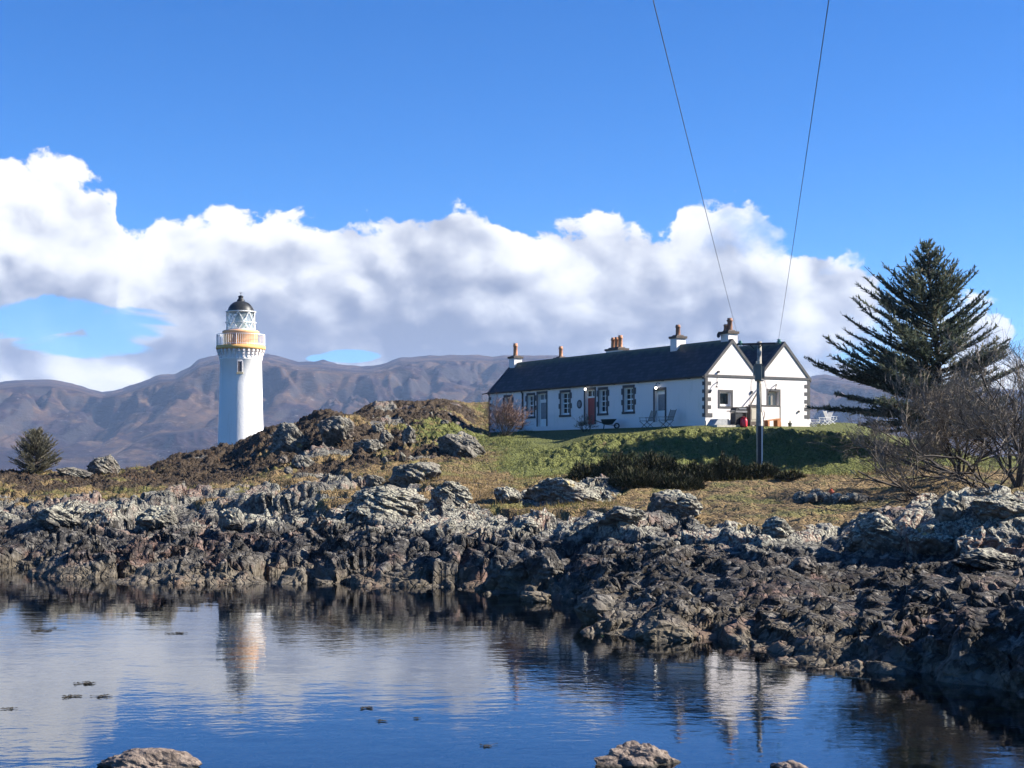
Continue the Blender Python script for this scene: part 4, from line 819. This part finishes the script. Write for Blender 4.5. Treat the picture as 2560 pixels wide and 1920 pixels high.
rocks = [ # left px, right px, top row, bottom row, label
 (792, 885, 1045, 1116, 'largest pale craggy boulder on the heather mound right of the lighthouse'),
 (672, 770, 1070, 1138, 'grey outcrop on the mound close to the foot of the lighthouse'),
 (880, 956, 1100, 1134, 'flat-topped pale boulder below the craggy mound'),
 (944, 978, 1079, 1112, 'upright brown-grey rock in the middle of the hummock'),
 (1002, 1043, 1068, 1113, 'tall grey boulder at the left end of the bright grass slope'),
 (928, 960, 1058, 1078, 'small pale rock high on the mound under the heather'),
 (694, 721, 1136, 1160, 'small pale stone at the foot of the mound near the lighthouse'),
 (724, 786, 1137, 1178, 'rounded streaked boulder below the mound'),
 (706, 731, 1170, 1187, 'low stone in front of the rounded streaked boulder'),
 (980, 1086, 1152, 1216, 'big leaning slab with a white face below the grass slope'),
 (996, 1014, 1133, 1160, 'narrow pointed stone standing behind the leaning slab'),
 (952, 972, 1144, 1160, 'small white stone in dark heather'),
 (1100, 1214, 1087, 1148, 'long smooth grey outcrop left of the reddish bush'),
 (1100, 1122, 1050, 1062, 'white stone lying on the grass below the brown hummock'),
 (910, 956, 1186, 1220, 'pointed grey rock above the broad shore outcrop'),
 (862, 1055, 1210, 1292, 'broad layered outcrop at the centre left of the shore'),
 (1078, 1174, 1204, 1262, 'low brown outcrop below the tan grass'),
 (1628, 1762, 1228, 1296, 'rounded grey outcrop in front of the gorse'),
 (1310, 1500, 1195, 1262, 'dark grey slab at the left end of the gorse'),
 (1212, 1335, 1375, 1490, 'steep leaning slab at the water edge, left of a pair'),
 (1300, 1432, 1358, 1490, 'steep leaning slab at the water edge, right of a pair'),
 (2122, 2264, 1300, 1380, 'smooth rounded outcrop left of the big right-hand rocks'),
 (2264, 2398, 1316, 1388, 'lichen-spotted outcrop in the middle of the right-hand rocks'),
 (2344, 2428, 1238, 1310, 'tall conical rock in the right-hand group'),
 (2430, 2590, 1234, 1300, 'wide grey rock wall at the right edge of the picture'),
 (1970, 2050, 1400, 1438, 'smooth grey boulder in the dark weed hollow'),
 (2286, 2342, 1476, 1508, 'pale stone on the rim of the shaded near bank'),
 (2352, 2376, 1466, 1500, 'small upright pale stone on the rim of the shaded bank'),
 (2400, 2560, 1380, 1425, 'pale lichen-covered ledge at the right above the shaded bank'),
 (2440, 2486, 1222, 1240, 'white rounded stone under the bare tree'),
 (214, 298, 1143, 1190, 'dark knoll with pale lichen patches on the left skyline'),
 (138, 215, 1172, 1192, 'low dark rock beside the knoll on the left skyline'),
 (1590, 1740, 1560, 1618, 'flat layered rock at the tip of the shore in the water'),
 (1430, 1560, 1495, 1560, 'long pale-ribbed rock above the tip of the shore'),
 (1290, 1385, 1480, 1512, 'low rock reaching into the water beside the leaning slabs'),
 (1230, 1300, 1215, 1262, 'small outcrop left of the dark grey slab'),
 (1500, 1620, 1268, 1310, 'pinkish rock pile in the middle of the shore'),
 (1900, 1985, 1300, 1345, 'lichen-grey crest rock right of the grassy pocket'),
 (60, 190, 1272, 1330, 'pale crest rock at the far left of the shore'),
 (330, 440, 1265, 1330, 'pale crest rock left of the lighthouse reflection'),
 (540, 600, 1272, 1330, 'upright crest rock below the lighthouse'),
]
for i, (a, b_, t, bt, lb) in enumerate(rocks):
    p = hit((a + b_) / 2, bt - (bt - t) * .12); Y = p.y; w_ = (b_ - a) / F * Y; h_ = (bt - t) / F * Y
    rr = random.Random(i + 5)
    o = bpy.data.objects.new('boulder' if w_ < 2.2 else 'rock_outcrop', rock_mesh(300 + i, 22 + i % 9, 6 if w_ > 1.5 else 4)); COL.objects.link(o)
    dep = min(w_ * .5, 1.6 + .1 * w_)
    o.location = (p.x, Y + dep * .5, CAMZ + (HY - bt) / F * Y + h_ * .42); o.scale = (w_ * .58, dep, h_ * .68)
    o.rotation_euler = (rr.uniform(-.1, .1), rr.uniform(-.12, .12), rr.uniform(-.3, .3))
    if 'leaning slab' in lb and 'edge' in lb: o.rotation_euler = (.0, R(-28), R(8)); o.scale = (w_ * .50, dep * .9, h_ * .52)
    tag(o, lb, 'rock', RG)
wrm, N = mat('wet_rock'); wp = N.n('ShaderNodeNewGeometry').outputs['Position']; z = N.n('ShaderNodeSeparateXYZ', {0: wp}).outputs[2]
wc_ = N.ramp(N.noise(wp, 7, 6, .65), [(.3, (.07, .054, .044)), (.5, (.17, .13, .105)), (.7, (.28, .225, .18))])
wc_ = N.mix(N.ss(z, .06, .0), wc_, (.03, .026, .018)); out(N, pbr(N, wc_, .75, N.m('ADD', N.noise(wp, 14, 6, .65), N.voro(wp, 9, 'DISTANCE_TO_EDGE')), .8, .04, .3))
for i, (a, b_, t, bt, lb, rz) in enumerate(((1495, 1696, 1863, 1914, 'pinkish rock rising from the water at the bottom right of centre', .1), (265, 472, 1890, 1926, 'brown rock breaking the water at the bottom left', -.1), (1938, 2014, 1911, 1930, 'tip of a small rock at the bottom edge', .3))):
    Y = CAMZ * F / (bt - HY); w_ = (b_ - a) / F * Y; h_ = (bt - t) / F * Y
    o = bpy.data.objects.new('sea_rock', rock_mesh(501 + i * 3, 12, 5, .12)); o.data.materials[0] = wrm; COL.objects.link(o)
    o.location = ((a + b_) / 2 / F * Y - 1280 / F * Y, Y + .22, -.04); o.scale = (w_ * .55, .42, h_ * 1.25); o.rotation_euler = (0, 0, rz); tag(o, lb, 'rock', 'rocks in the water')
b = MB(); b.tube([P(60, 1212, 92), P(80, 1207, 91.9), P(96, 1197, 91.8)], [.05, .06, .04], 7)
dw = b.build('driftwood', simple('bleached_wood', (.60, .57, .50), .8)); p = hit(78, 1205); dw.location = (0, 0, .12); tag(dw, 'bleached driftwood branch lying under the small conifer', 'driftwood')
for px_, py_, nm, cl_, lb, r_ in ((1977, 1194, 'buoy', (.75, .35, .06), 'washed-up orange-yellow buoy on the turf right of the pole', .15), (2078, 1240, 'fishing_float', (.72, .13, .04), 'orange fishing float lying among the stones of the ruined wall', .13)):
    p = hit(px_, py_); t = empty(nm, p, 0, lb, 'float'); b = MB(); b.lathe([(0, -.02), (r_ * .6, .0), (r_, r_ * .7), (r_, r_ * 1.1), (r_ * .6, r_ * 1.8), (r_ * .2, r_ * 2.1), (0, r_ * 2.1)], 16); b.build('body', simple(nm + '_plastic', cl_, .4), t, True)
    b = MB(); b.tube([(r_ * .12 * math.cos(a), 0, r_ * 2.05 + r_ * .3 * math.sin(a)) for a in (0, .8, 1.6, 2.4, 3.14)], .015, 5); b.build('eyelet', trim, t)
rngs = random.Random(77)
k_ = 0
for i in range(34):                        # tumbled stones of the ruined wall
    px_ = 1992 + i * 5.2 + rngs.uniform(-3, 3); p = hit(px_, 1254 + rngs.uniform(-6, 4)); r_ = rngs.uniform(.12, .27)
    o = bpy.data.objects.new('wall_stone', rock_mesh(600 + i % 6, 12, 3) if i < 6 else bpy.data.objects['wall_stone' if i % 6 == 0 else 'wall_stone.%03d' % (i % 6)].data); COL.objects.link(o)
    o.location = (p.x, p.y, p.z + r_ * .5); o.scale = (r_ * 1.3, r_, r_ * rngs.uniform(.7, 1.1)); o.rotation_euler = (rngs.uniform(-.4, .4), rngs.uniform(-.4, .4), rngs.uniform(0, 6)); tag(o, 'grey stone in the tumbled wall line on the tan grass', 'stone', 'stones of the tumbled wall')
b = MB(); a, e = P(1790, 1668, 0), None
def wp_(px, py): Y = CAMZ * F / (py - HY); return Vector(((px - 1280) / F * Y, Y, .012))
b.tube([wp_(1700, 1662), wp_(1796, 1670), wp_(1900, 1678), wp_(2040, 1687), wp_(2176, 1699)], .006, 5); tag(b.build('mooring_rope', simple('rope', (.30, .28, .20), .8)), 'thin mooring rope floating on the water towards the shaded bank', 'rope')
wd = simple('bladder_wrack', (.035, .028, .014), .6, .4, 20)
for i, (px_, py_, w_, lb) in enumerate(((208, 1710, 60, 'long thin weed streak left in the pale reflection'), (172, 1742, 62, 'dark weed strand below the long streak'), (250, 1742, 50, 'broken weed strand right of the dark one'), (910, 1771, 40, 'arched weed piece right of the lighthouse reflection'), (952, 1804, 34, 'weed piece just below the arched one'), (1040, 1797, 20, 'small weed tuft right of the pair in mid water'), (1217, 1866, 36, 'weed tuft near the bottom centre of the pool'), (22, 1773, 44, 'weed strand at the left edge'), (110, 1577, 90, 'faint weed line far out on the left'), (440, 1584, 60, 'faint weed line left of the lighthouse reflection'))):
    p = wp_(px_, py_); ww = w_ / F * p.y * .75; b = MB(); rr = random.Random(i)
    for j in range(22):
        x = rr.gauss(0, .3) * ww; y = rr.gauss(0, .28) * ww; a_ = rr.uniform(-.5, .5); l_ = rr.uniform(.05, .22) * ww
        b.tube([(0 if j else x, 0 if j else y, .0), (x * .6, y * .6, .003), (x, y, .004), (x + l_ * .5, y + a_ * l_ * .4, rr.uniform(.005, .015)), (x + l_, y + a_ * l_, .0)], [.002, .003, .004, .006, .002], 4)
    o = b.build('floating_seaweed', wd); o.location = p; tag(o, lb, 'seaweed', 'floating seaweed')

# ------------------------------------------------------------------ vegetation
def tint_mat(name, stops, rough=.8, trans=0.0):
    m_, N = mat(name); t = attr(N, 'tint'); cc = N.ramp(t, stops); sh = pbr(N, cc, rough, spec=.15)
    if trans:
        tl = N.n('ShaderNodeBsdfTranslucent', {0: cc}).outputs[0]; sh = N.n('ShaderNodeMixShader', {0: trans, 1: sh, 2: tl}).outputs[0]
    out(N, sh); return m_
fol = tint_mat('spruce_needles', [(0, (.035, .05, .042)), (.45, (.10, .128, .095)), (.8, (.19, .19, .12)), (1, (.28, .235, .16))], .75, .35)
fol2 = tint_mat('grey_spruce_needles', [(0, (.08, .08, .055)), (.5, (.20, .19, .13)), (1, (.34, .30, .22))], .8, .3)
bark = simple('bark', (.055, .045, .038), .9, .3, 6, .5)
twig = tint_mat('bare_twig', [(0, (.075, .062, .048)), (.6, (.235, .195, .15)), (1, (.38, .325, .26))], .9)
redtwig = tint_mat('red_twig', [(0, (.09, .052, .042)), (.6, (.29, .185, .145)), (1, (.46, .33, .26))], .9)
def conifer(name, label, base, Hh, lean, left, right, asc, nb, seed, fm, tr=.16, tuft=.26, twl=.34, extra=()):
    rng = random.Random(seed); t_ = empty(name, base, 0, label, 'conifer tree')
    b = MB(); n = 9
    pts_ = [(lean * (i / n) ** 1.3, 0, Hh * i / n) for i in range(n + 1)]; b.tube([(0, 0, -.3)] + pts_, [tr * 1.15] + [tr * (1 - .93 * i / n) for i in range(n + 1)], 9); b.build('trunk', bark, t_, True)
    def ext(tab, t): return float(np.interp(t, [q_[0] for q_ in tab], [q_[1] for q_ in tab]))
    br = MB(); tri = []; tn_ = []
    jobs = [(rng.uniform(left[0][0], .985), rng.uniform(0, 2 * math.pi), rng.uniform(.62, 1.0)) for _ in range(nb)] + [(e_[0], e_[1], e_[2]) for e_ in extra]
    for (t, az, lf) in jobs:
        c_, s_ = math.cos(az), math.sin(az); ex = ext(left, t) if c_ < 0 else ext(right, t); ey = (ext(left, t) * .5 + ext(right, t) * .5)
        Lb = math.hypot(ex * c_, ey * s_) * lf + .12; a0 = Vector((lean * t ** 1.3, 0, Hh * t)); sl2 = ext(asc, t) * rng.uniform(.72, 1.22); dead = rng.random() < .06
        dr = Vector((c_, s_, 0)); m_ = 7
        cur = [a0 + dr * Lb * (q_ / m_) + Vector((0, 0, Lb * sl2 * (.55 * (q_ / m_) + .45 * (q_ / m_) ** 2))) for q_ in range(m_ + 1)]
        br.tube(cur, [.012 + .018 * Lb * (1 - q_ / m_) * .6 for q_ in range(m_ + 1)], 4, False)
        side = Vector((-s_, c_, 0)); nt = max(6, int(Lb * 9)); bt_ = rng.uniform(0, .35)
        for j in range(nt):
            q_ = .12 + .88 * (j + rng.random()) / nt; f = q_ * m_; i0 = min(int(f), m_ - 1); p = cur[i0].lerp(cur[i0 + 1], f - i0); fw = (cur[i0 + 1] - cur[i0]).normalized()
            sg = rng.choice((-1, 1)); l2 = (twl * Lb * (1.04 - q_) ** .8 * .9 + .22) * rng.uniform(.5, 1); d2 = (fw * 1.0 + side * sg * rng.uniform(.3, 1.0) + Vector((0, 0, rng.uniform(-.10, .30)))).normalized()
            if q_ < .3 and rng.random() < .4: l2 *= .5
            k2 = max(2, int(l2 / (tuft * .33)))
            for kk in range(k2):
                pp = p + d2 * l2 * kk / k2
                for _ in range(3):
                    dd = (d2 + Vector((rng.uniform(-.8, .8), rng.uniform(-.8, .8), rng.uniform(-.55, .7)))).normalized(); ll = tuft * rng.uniform(.4, 1.05)
                    if dead and rng.random() < .8: continue
                    sd = dd.cross(Vector((rng.uniform(-1, 1), rng.uniform(-1, 1), 1))).normalized() * ll * .17
                    tri.append((pp - sd, pp + sd, pp + dd * ll)); tn_.append(min(1, max(0, rng.gauss(.42, .2) + bt_ - .15)))
    br.build('branches', bark, t_)
    tri_mesh('crown', np.array([[tuple(x) for x in q_] for q_ in tri]), fol if fm == 0 else fol2, t_, np.array(tn_))
    return t_
tb = hit(2362, 1170, 60, 84); tb = Vector(((2362 - 1280) / F * 83, 83, gz((2362 - 1280) / F * 83, 83) - .1)); SPS = 83 / 72
spr = conifer('spruce_tree', 'big dark wind-swept spruce right of the cottage', tb, (P(2315, 606, 83).z - tb.z) / SPS, -.92,
  [(.10, 2.6), (.15, 4.0), (.19, 6.3), (.23, 5.2), (.27, 6.5), (.30, 6.4), (.36, 4.4), (.47, 4.5), (.59, 3.7), (.66, 3.1), (.75, 2.0), (.84, 1.1), (.93, .38), (1, .05)],
  [(.10, 2.4), (.2, 3.4), (.38, 3.3), (.54, 2.5), (.7, 1.9), (.82, 1.0), (.9, .5), (1, .05)],
  [(.10, -.08), (.19, .07), (.26, .36), (.40, .45), (.6, .66), (.8, .85), (1, 1.2)], 245, 4, 0, .22, .25, .40,
  extra=[(.28, 3.2, 1.0), (.26, 3.05, .95), (.30, 3.3, .9), (.27, 3.45, .9), (.19, 3.1, 1.0), (.185, 3.2, .95), (.22, 2.9, .9), (.47, 3.1, 1.0), (.48, 3.3, .95), (.60, 3.2, 1.0), (.61, 3.0, .9), (.66, 3.14, 1.05), (.40, .1, 1.05), (.39, -.1, 1.0), (.54, 0, 1.05), (.70, .1, 1.1), (.15, 3.2, 1.), (.34, 3.1, .95), (.44, 3.0, .95)])
spr.scale = (SPS,) * 3
sb = hit(90, 1200, 60, 125); sb = Vector(((90 - 1280) / F * 98, 98, gz((90 - 1280) / F * 98, 98)))
conifer('conifer_tree', 'small rounded grey-green conifer on the far left grass', sb, 108 / F * 98 - .05, -.02,
  [(.03, 1.2), (.12, 1.6), (.3, 1.65), (.5, 1.3), (.7, .85), (.9, .3), (1, .04)], [(.03, 1.2), (.12, 1.6), (.3, 1.65), (.5, 1.25), (.7, .8), (.9, .3), (1, .04)],
  [(.05, .35), (.3, .55), (.7, .9), (1, 1.5)], 230, 9, 1, .08, .16, .30)

def bare(name, label, cat, base, seed, stems, m_, spread, hgt_, twn=3, dens=1.0, droop=0., thick=.06, dark=.0, depth=5):
    rng = random.Random(seed); t_ = empty(name, base, 0, label, cat); b = MB(); tri = []; tn_ = []
    def grow(p, d_, ln, r_, dp):
        n = 4; cur = [p]; dd = d_.copy()
        for i in range(n):
            dd = (dd + Vector((rng.gauss(0, .22), rng.gauss(0, .22), rng.gauss(.03 - droop, .16)))).normalized(); cur.append(cur[-1] + dd * ln / n)
        if dp >= depth - 2: b.tube(cur, [r_ * (1 - .4 * i / n) for i in range(n + 1)], 5 if dp == depth else 4, False)
        else:
            for i in range(n):
                sd = (cur[i + 1] - cur[i]).cross(Vector((0, 1, .3))).normalized() * max(r_, .0065)
                tri.append((cur[i] - sd, cur[i] + sd, cur[i + 1] + sd * .5)); tri.append((cur[i] - sd, cur[i + 1] + sd * .5, cur[i + 1] - sd * .5)); v_ = min(1, max(0, rng.gauss(.5 - dark, .22))); tn_.extend((v_, v_))
        if dp > 0:
            for k2 in range(twn + (1 if rng.random() < dens - 1 else 0)):
                f = rng.uniform(.25, 1.0) * n; i0 = min(int(f), n - 1); q_ = cur[i0].lerp(cur[i0 + 1], f - i0)
                nd2 = (dd + Vector((rng.gauss(0, spread), rng.gauss(0, spread), rng.gauss(.10 - droop, spread * .7)))).normalized()
                grow(q_, nd2, ln * rng.uniform(.55, .85), r_ * .56, dp - 1)
    for (dx, dy, dz, ln, rr) in stems: grow(Vector((rng.uniform(-.2, .2), rng.uniform(-.2, .2), -.05)), Vector((dx, dy, dz)).normalized(), ln * hgt_, rr * thick, depth)
    b.build('branches', bark, t_); tri_mesh('twigs', np.array([[tuple(x) for x in q_] for q_ in tri]), m_, t_, np.array(tn_)); return t_
def at(px, Y, dz=0): x = (px - 1280) / F * Y; return Vector((x, Y, gz(x, Y) + dz))
bare('bare_tree', 'bare grey-brown leafless tree in front of the spruce', 'bare tree', at(2400, 64), 11, [(-.5, 0, 1, .95, 1), (.1, .2, 1, 1.1, 1), (.5, -.1, 1, 1., 1), (-.8, .3, .55, .9, .8), (.9, .1, .8, .9, .8), (-.15, -.3, 1, 1.0, .8)], twig, .52, 2.4, 3, 1.95, 0, .075)
bare('bare_tree', 'bare leafless tree at the right edge of the picture', 'bare tree', at(2545, 60), 17, [(-.6, 0, .8, .9, 1), (.1, .2, 1, 1.15, 1), (-.2, -.2, 1, 1.1, 1), (.5, 0, .9, 1, .8), (-.3, .1, 1.2, 1.25, .9), (.15, -.1, 1.3, 1.3, .9)], twig, .45, 2.4, 3, 1.5, 0, .085)
bare('bare_tree', 'low spreading dark-limbed bare tree reaching left over the grass', 'bare tree', at(2500, 57), 23, [(-1, -.1, .12, 1.5, 1), (-1, .3, .30, 1.3, .9), (-.8, -.3, .05, 1.2, .8), (-.9, 0, .5, 1.1, .8), (-.3, -.3, .6, .8, .7)], twig, .36, 2.6, 3, 1.0, .02, .10, .25, 4)
bare('bare_shrub', 'pinkish-brown bare shrub at the left foot of the spruce', 'shrub', at(2285, 66), 29, [(-.3, 0, 1, 1, 1), (.3, 0, 1, 1, 1), (0, .3, 1, 1.1, 1), (-.7, 0, .7, .8, .8)], twig, .6, 1.5, 3, 1.7, 0, .03, -.1)
bare('sapling', 'thin bare sapling with a flat twiggy top left of the spruce', 'sapling', at(2203, 74), 31, [(.06, 0, 1, 1.6, 1.2), (.0, .1, 1, 1.3, .7)], twig, .7, 1.0, 3, 1.2, .06, .05, .1, 4)
bs = [(math.cos(a) * .8, math.sin(a) * .8, .9 + .3 * math.sin(a * 3), 1, 1) for a in np.arange(0, 6.28, .34)] + [(math.cos(a) * .35, math.sin(a) * .35, 1, 1.1, 1) for a in np.arange(0, 6.28, .7)]
bare('bush', 'dense reddish leafless bush at the left end of the cottage', 'bush', at(1262, 97.5), 37, bs, redtwig, .40, 1.22, 3, 1.0, .0, .018, 0, 4)
bare('bare_shrub', 'small bare shrub in front of the red door', 'shrub', at(1462, 94.5), 41, [(-.4, 0, 1, 1, 1), (.3, 0, 1, 1, 1), (0, .2, 1, 1.1, 1), (-.6, .1, .8, .8, .8)], twig, .5, .62, 3, 1.3, 0, .03, .1, 4)

def gorse(label, px, Y, w_, h_, seed):
    rng = np.random.RandomState(seed); t = empty('gorse_bush', at(px, Y), 0, label, 'gorse bush', 'gorse bushes on the bank'); n = int(3900 * w_ * h_ / 2)
    a = rng.uniform(0, 2 * np.pi, n); rr = np.sqrt(rng.uniform(0, 1, n)); zt = np.sqrt(np.clip(1 - rr ** 2, 0, 1)) * (.72 + .6 * perlin(np.cos(a) * rr * 4 + seed, np.sin(a) * rr * 4, seed)); f = rng.uniform(0, 1, n) ** .45
    p = np.stack([np.cos(a) * rr * w_ / 2, np.sin(a) * rr * min(w_, 2.4) / 2.2, zt * h_ * f - .05], 1)
    d_ = np.stack([np.cos(a) * rr * .8 + rng.normal(0, .35, n), np.sin(a) * rr * .8 + rng.normal(0, .35, n), np.full(n, .9) + rng.normal(0, .3, n)], 1); d_ /= np.linalg.norm(d_, axis=1)[:, None]
    ln = rng.uniform(.10, .30, n)[:, None]; sd = np.cross(d_, rng.normal(0, 1, (n, 3))); sd = sd / np.linalg.norm(sd, axis=1)[:, None] * .028
    tri_mesh('foliage', np.stack([p - sd, p + sd, p + d_ * ln], 1), gor, t, np.clip(rng.normal(.4, .2, n), 0, 1))
    b = MB(); 
    for i in range(6): aa = i; b.tube([(0, 0, -.1), (math.cos(aa) * w_ * .2, math.sin(aa) * .3, h_ * .5)], [.04, .015], 5)
    b.build('stems', bark, t)
gor = tint_mat('gorse_spines', [(0, (.014, .018, .010)), (.45, (.040, .046, .022)), (.75, (.085, .066, .036)), (1, (.17, .12, .065))], .8)
for i, a in enumerate([('tallest dark gorse bush at the left of the bank', 1545, 73, 2.6, 1.55), ('gorse bush just right of the tallest one', 1640, 74, 2.4, 1.25), ('low gorse bush in the middle of the row', 1730, 73.5, 2.2, .95), ('gorse bush left of the pole foot', 1815, 75, 2.2, 1.1), ('gorse bush at the foot of the electricity pole', 1905, 75.5, 1.7, .7), ('small outlying gorse bush left of the row', 1465, 75, 1.6, .8), ('lowest gorse bush right of the pole', 1975, 74, 1.3, .4), ('gorse scrub in front of the tallest bush', 1590, 71, 2.4, .9), ('gorse scrub in front of the row middle', 1690, 71, 2.4, .7)]):
    gorse(a[0], a[1], a[2], a[3] * 1.1, a[4] * 1.15, 900 + i)
# grass blades and heather sprigs scattered over the turf
rng = np.random.RandomState(5)
def scatter(n, dens):
    i = rng.randint(0, NY - 1, n * 6); j = rng.randint(0, NU - 1, n * 6); pr = dens[i, j] * (rng.uniform(0, 1, n * 6))
    area = (ys[i] / 80) ** 0; k2 = np.where(pr > .45)[0][:n]; return i[k2], j[k2]
vis = (np.abs(UU) < .40) * (YY < 128) * (YY > 44)
lawn = flatlawn * 1.0; insd = (plat > .97)
def blades(name, dens, n, h0, h1, w_, m_, seed, tfun, lean=.5):
    i, j = scatter(n, dens); n = len(i); x = XX[i, j] + rng.uniform(-.06, .06, n); y = YY[i, j] + rng.uniform(-.06, .06, n); z = H[i, j] - .02
    p = np.stack([x, y, z], 1); d_ = np.stack([rng.normal(0, lean, n), rng.normal(0, lean, n), np.ones(n)], 1); d_ /= np.linalg.norm(d_, axis=1)[:, None]
    ln = rng.uniform(h0, h1, n)[:, None] * (.6 + .8 * (fbm(x / 1.3, y / 1.3, seed, 3) + .5).clip(0, 1))[:, None]; a = rng.uniform(0, np.pi, n); sd = np.stack([np.cos(a), np.sin(a), 0 * a], 1) * w_
    o = tri_mesh(name, np.stack([p - sd, p + sd, p + d_ * ln], 1), m_, None, np.clip(tfun(i, j) + rng.normal(0, .13, n), 0, 1)); return tag(o, kind='stuff')
gm2 = tint_mat('grass_blades', [(0, (.030, .036, .010)), (.35, (.108, .120, .028)), (.55, (.18, .158, .052)), (.75, (.225, .152, .070)), (1, (.33, .235, .125))], .8, .25)
hm2 = tint_mat('heather_sprigs', [(0, (.016, .012, .009)), (.4, (.055, .038, .025)), (.7, (.13, .07, .038)), (1, (.30, .15, .07))], .9)
flat_ = sstep(1500, 1600, PXm) * sstep(77, 72, YY)
gd = (1 - .55 * flat_) * (1 - RK) * (1 - heathA) * vis * (1 - insd) * sstep(.6, 1.2, H)
o = blades('grass', gd * (1 - .75 * flatlawn), 130000, .10, .30, .016, gm2, 7, lambda i, j: .22 + .55 * tanA[i, j] - .30 * flat_[i, j] * sstep(.0, .5, fbm(XX[i, j] / 5, YY[i, j] / 1.2, 12, 3)) + .14 * fbm(XX[i, j] / 2, YY[i, j] / 2, 8, 3)); tag(o, 'tufted green and tan grass covering the banks', 'grass')
o = blades('heather', heathA * (1 - RK) * vis, 120000, .10, .26, .022, hm2, 9, lambda i, j: .38 + .55 * fbm(XX[i, j] / 2.2, YY[i, j] / 3, 10, 3), .8); tag(o, 'dark brown heather and bracken covering the mounds', 'heather')

# ------------------------------------------------------------------ haze over the sound
hz, N = mat('haze_air'); vol = N.n('ShaderNodeVolumePrincipled', {'Color': (.45, .64, 1.0, 1), 'Density': 0.000055, 'Anisotropy': 0.1})
N.n('ShaderNodeOutputMaterial', {1: vol.outputs[0]})
b = MB(); b.box(-9500, 9500, -400, 6900, -6, 470); hzo = b.build('haze', hz); tag(hzo, 'thin blue haze in the air over the water', 'haze', kind='stuff')
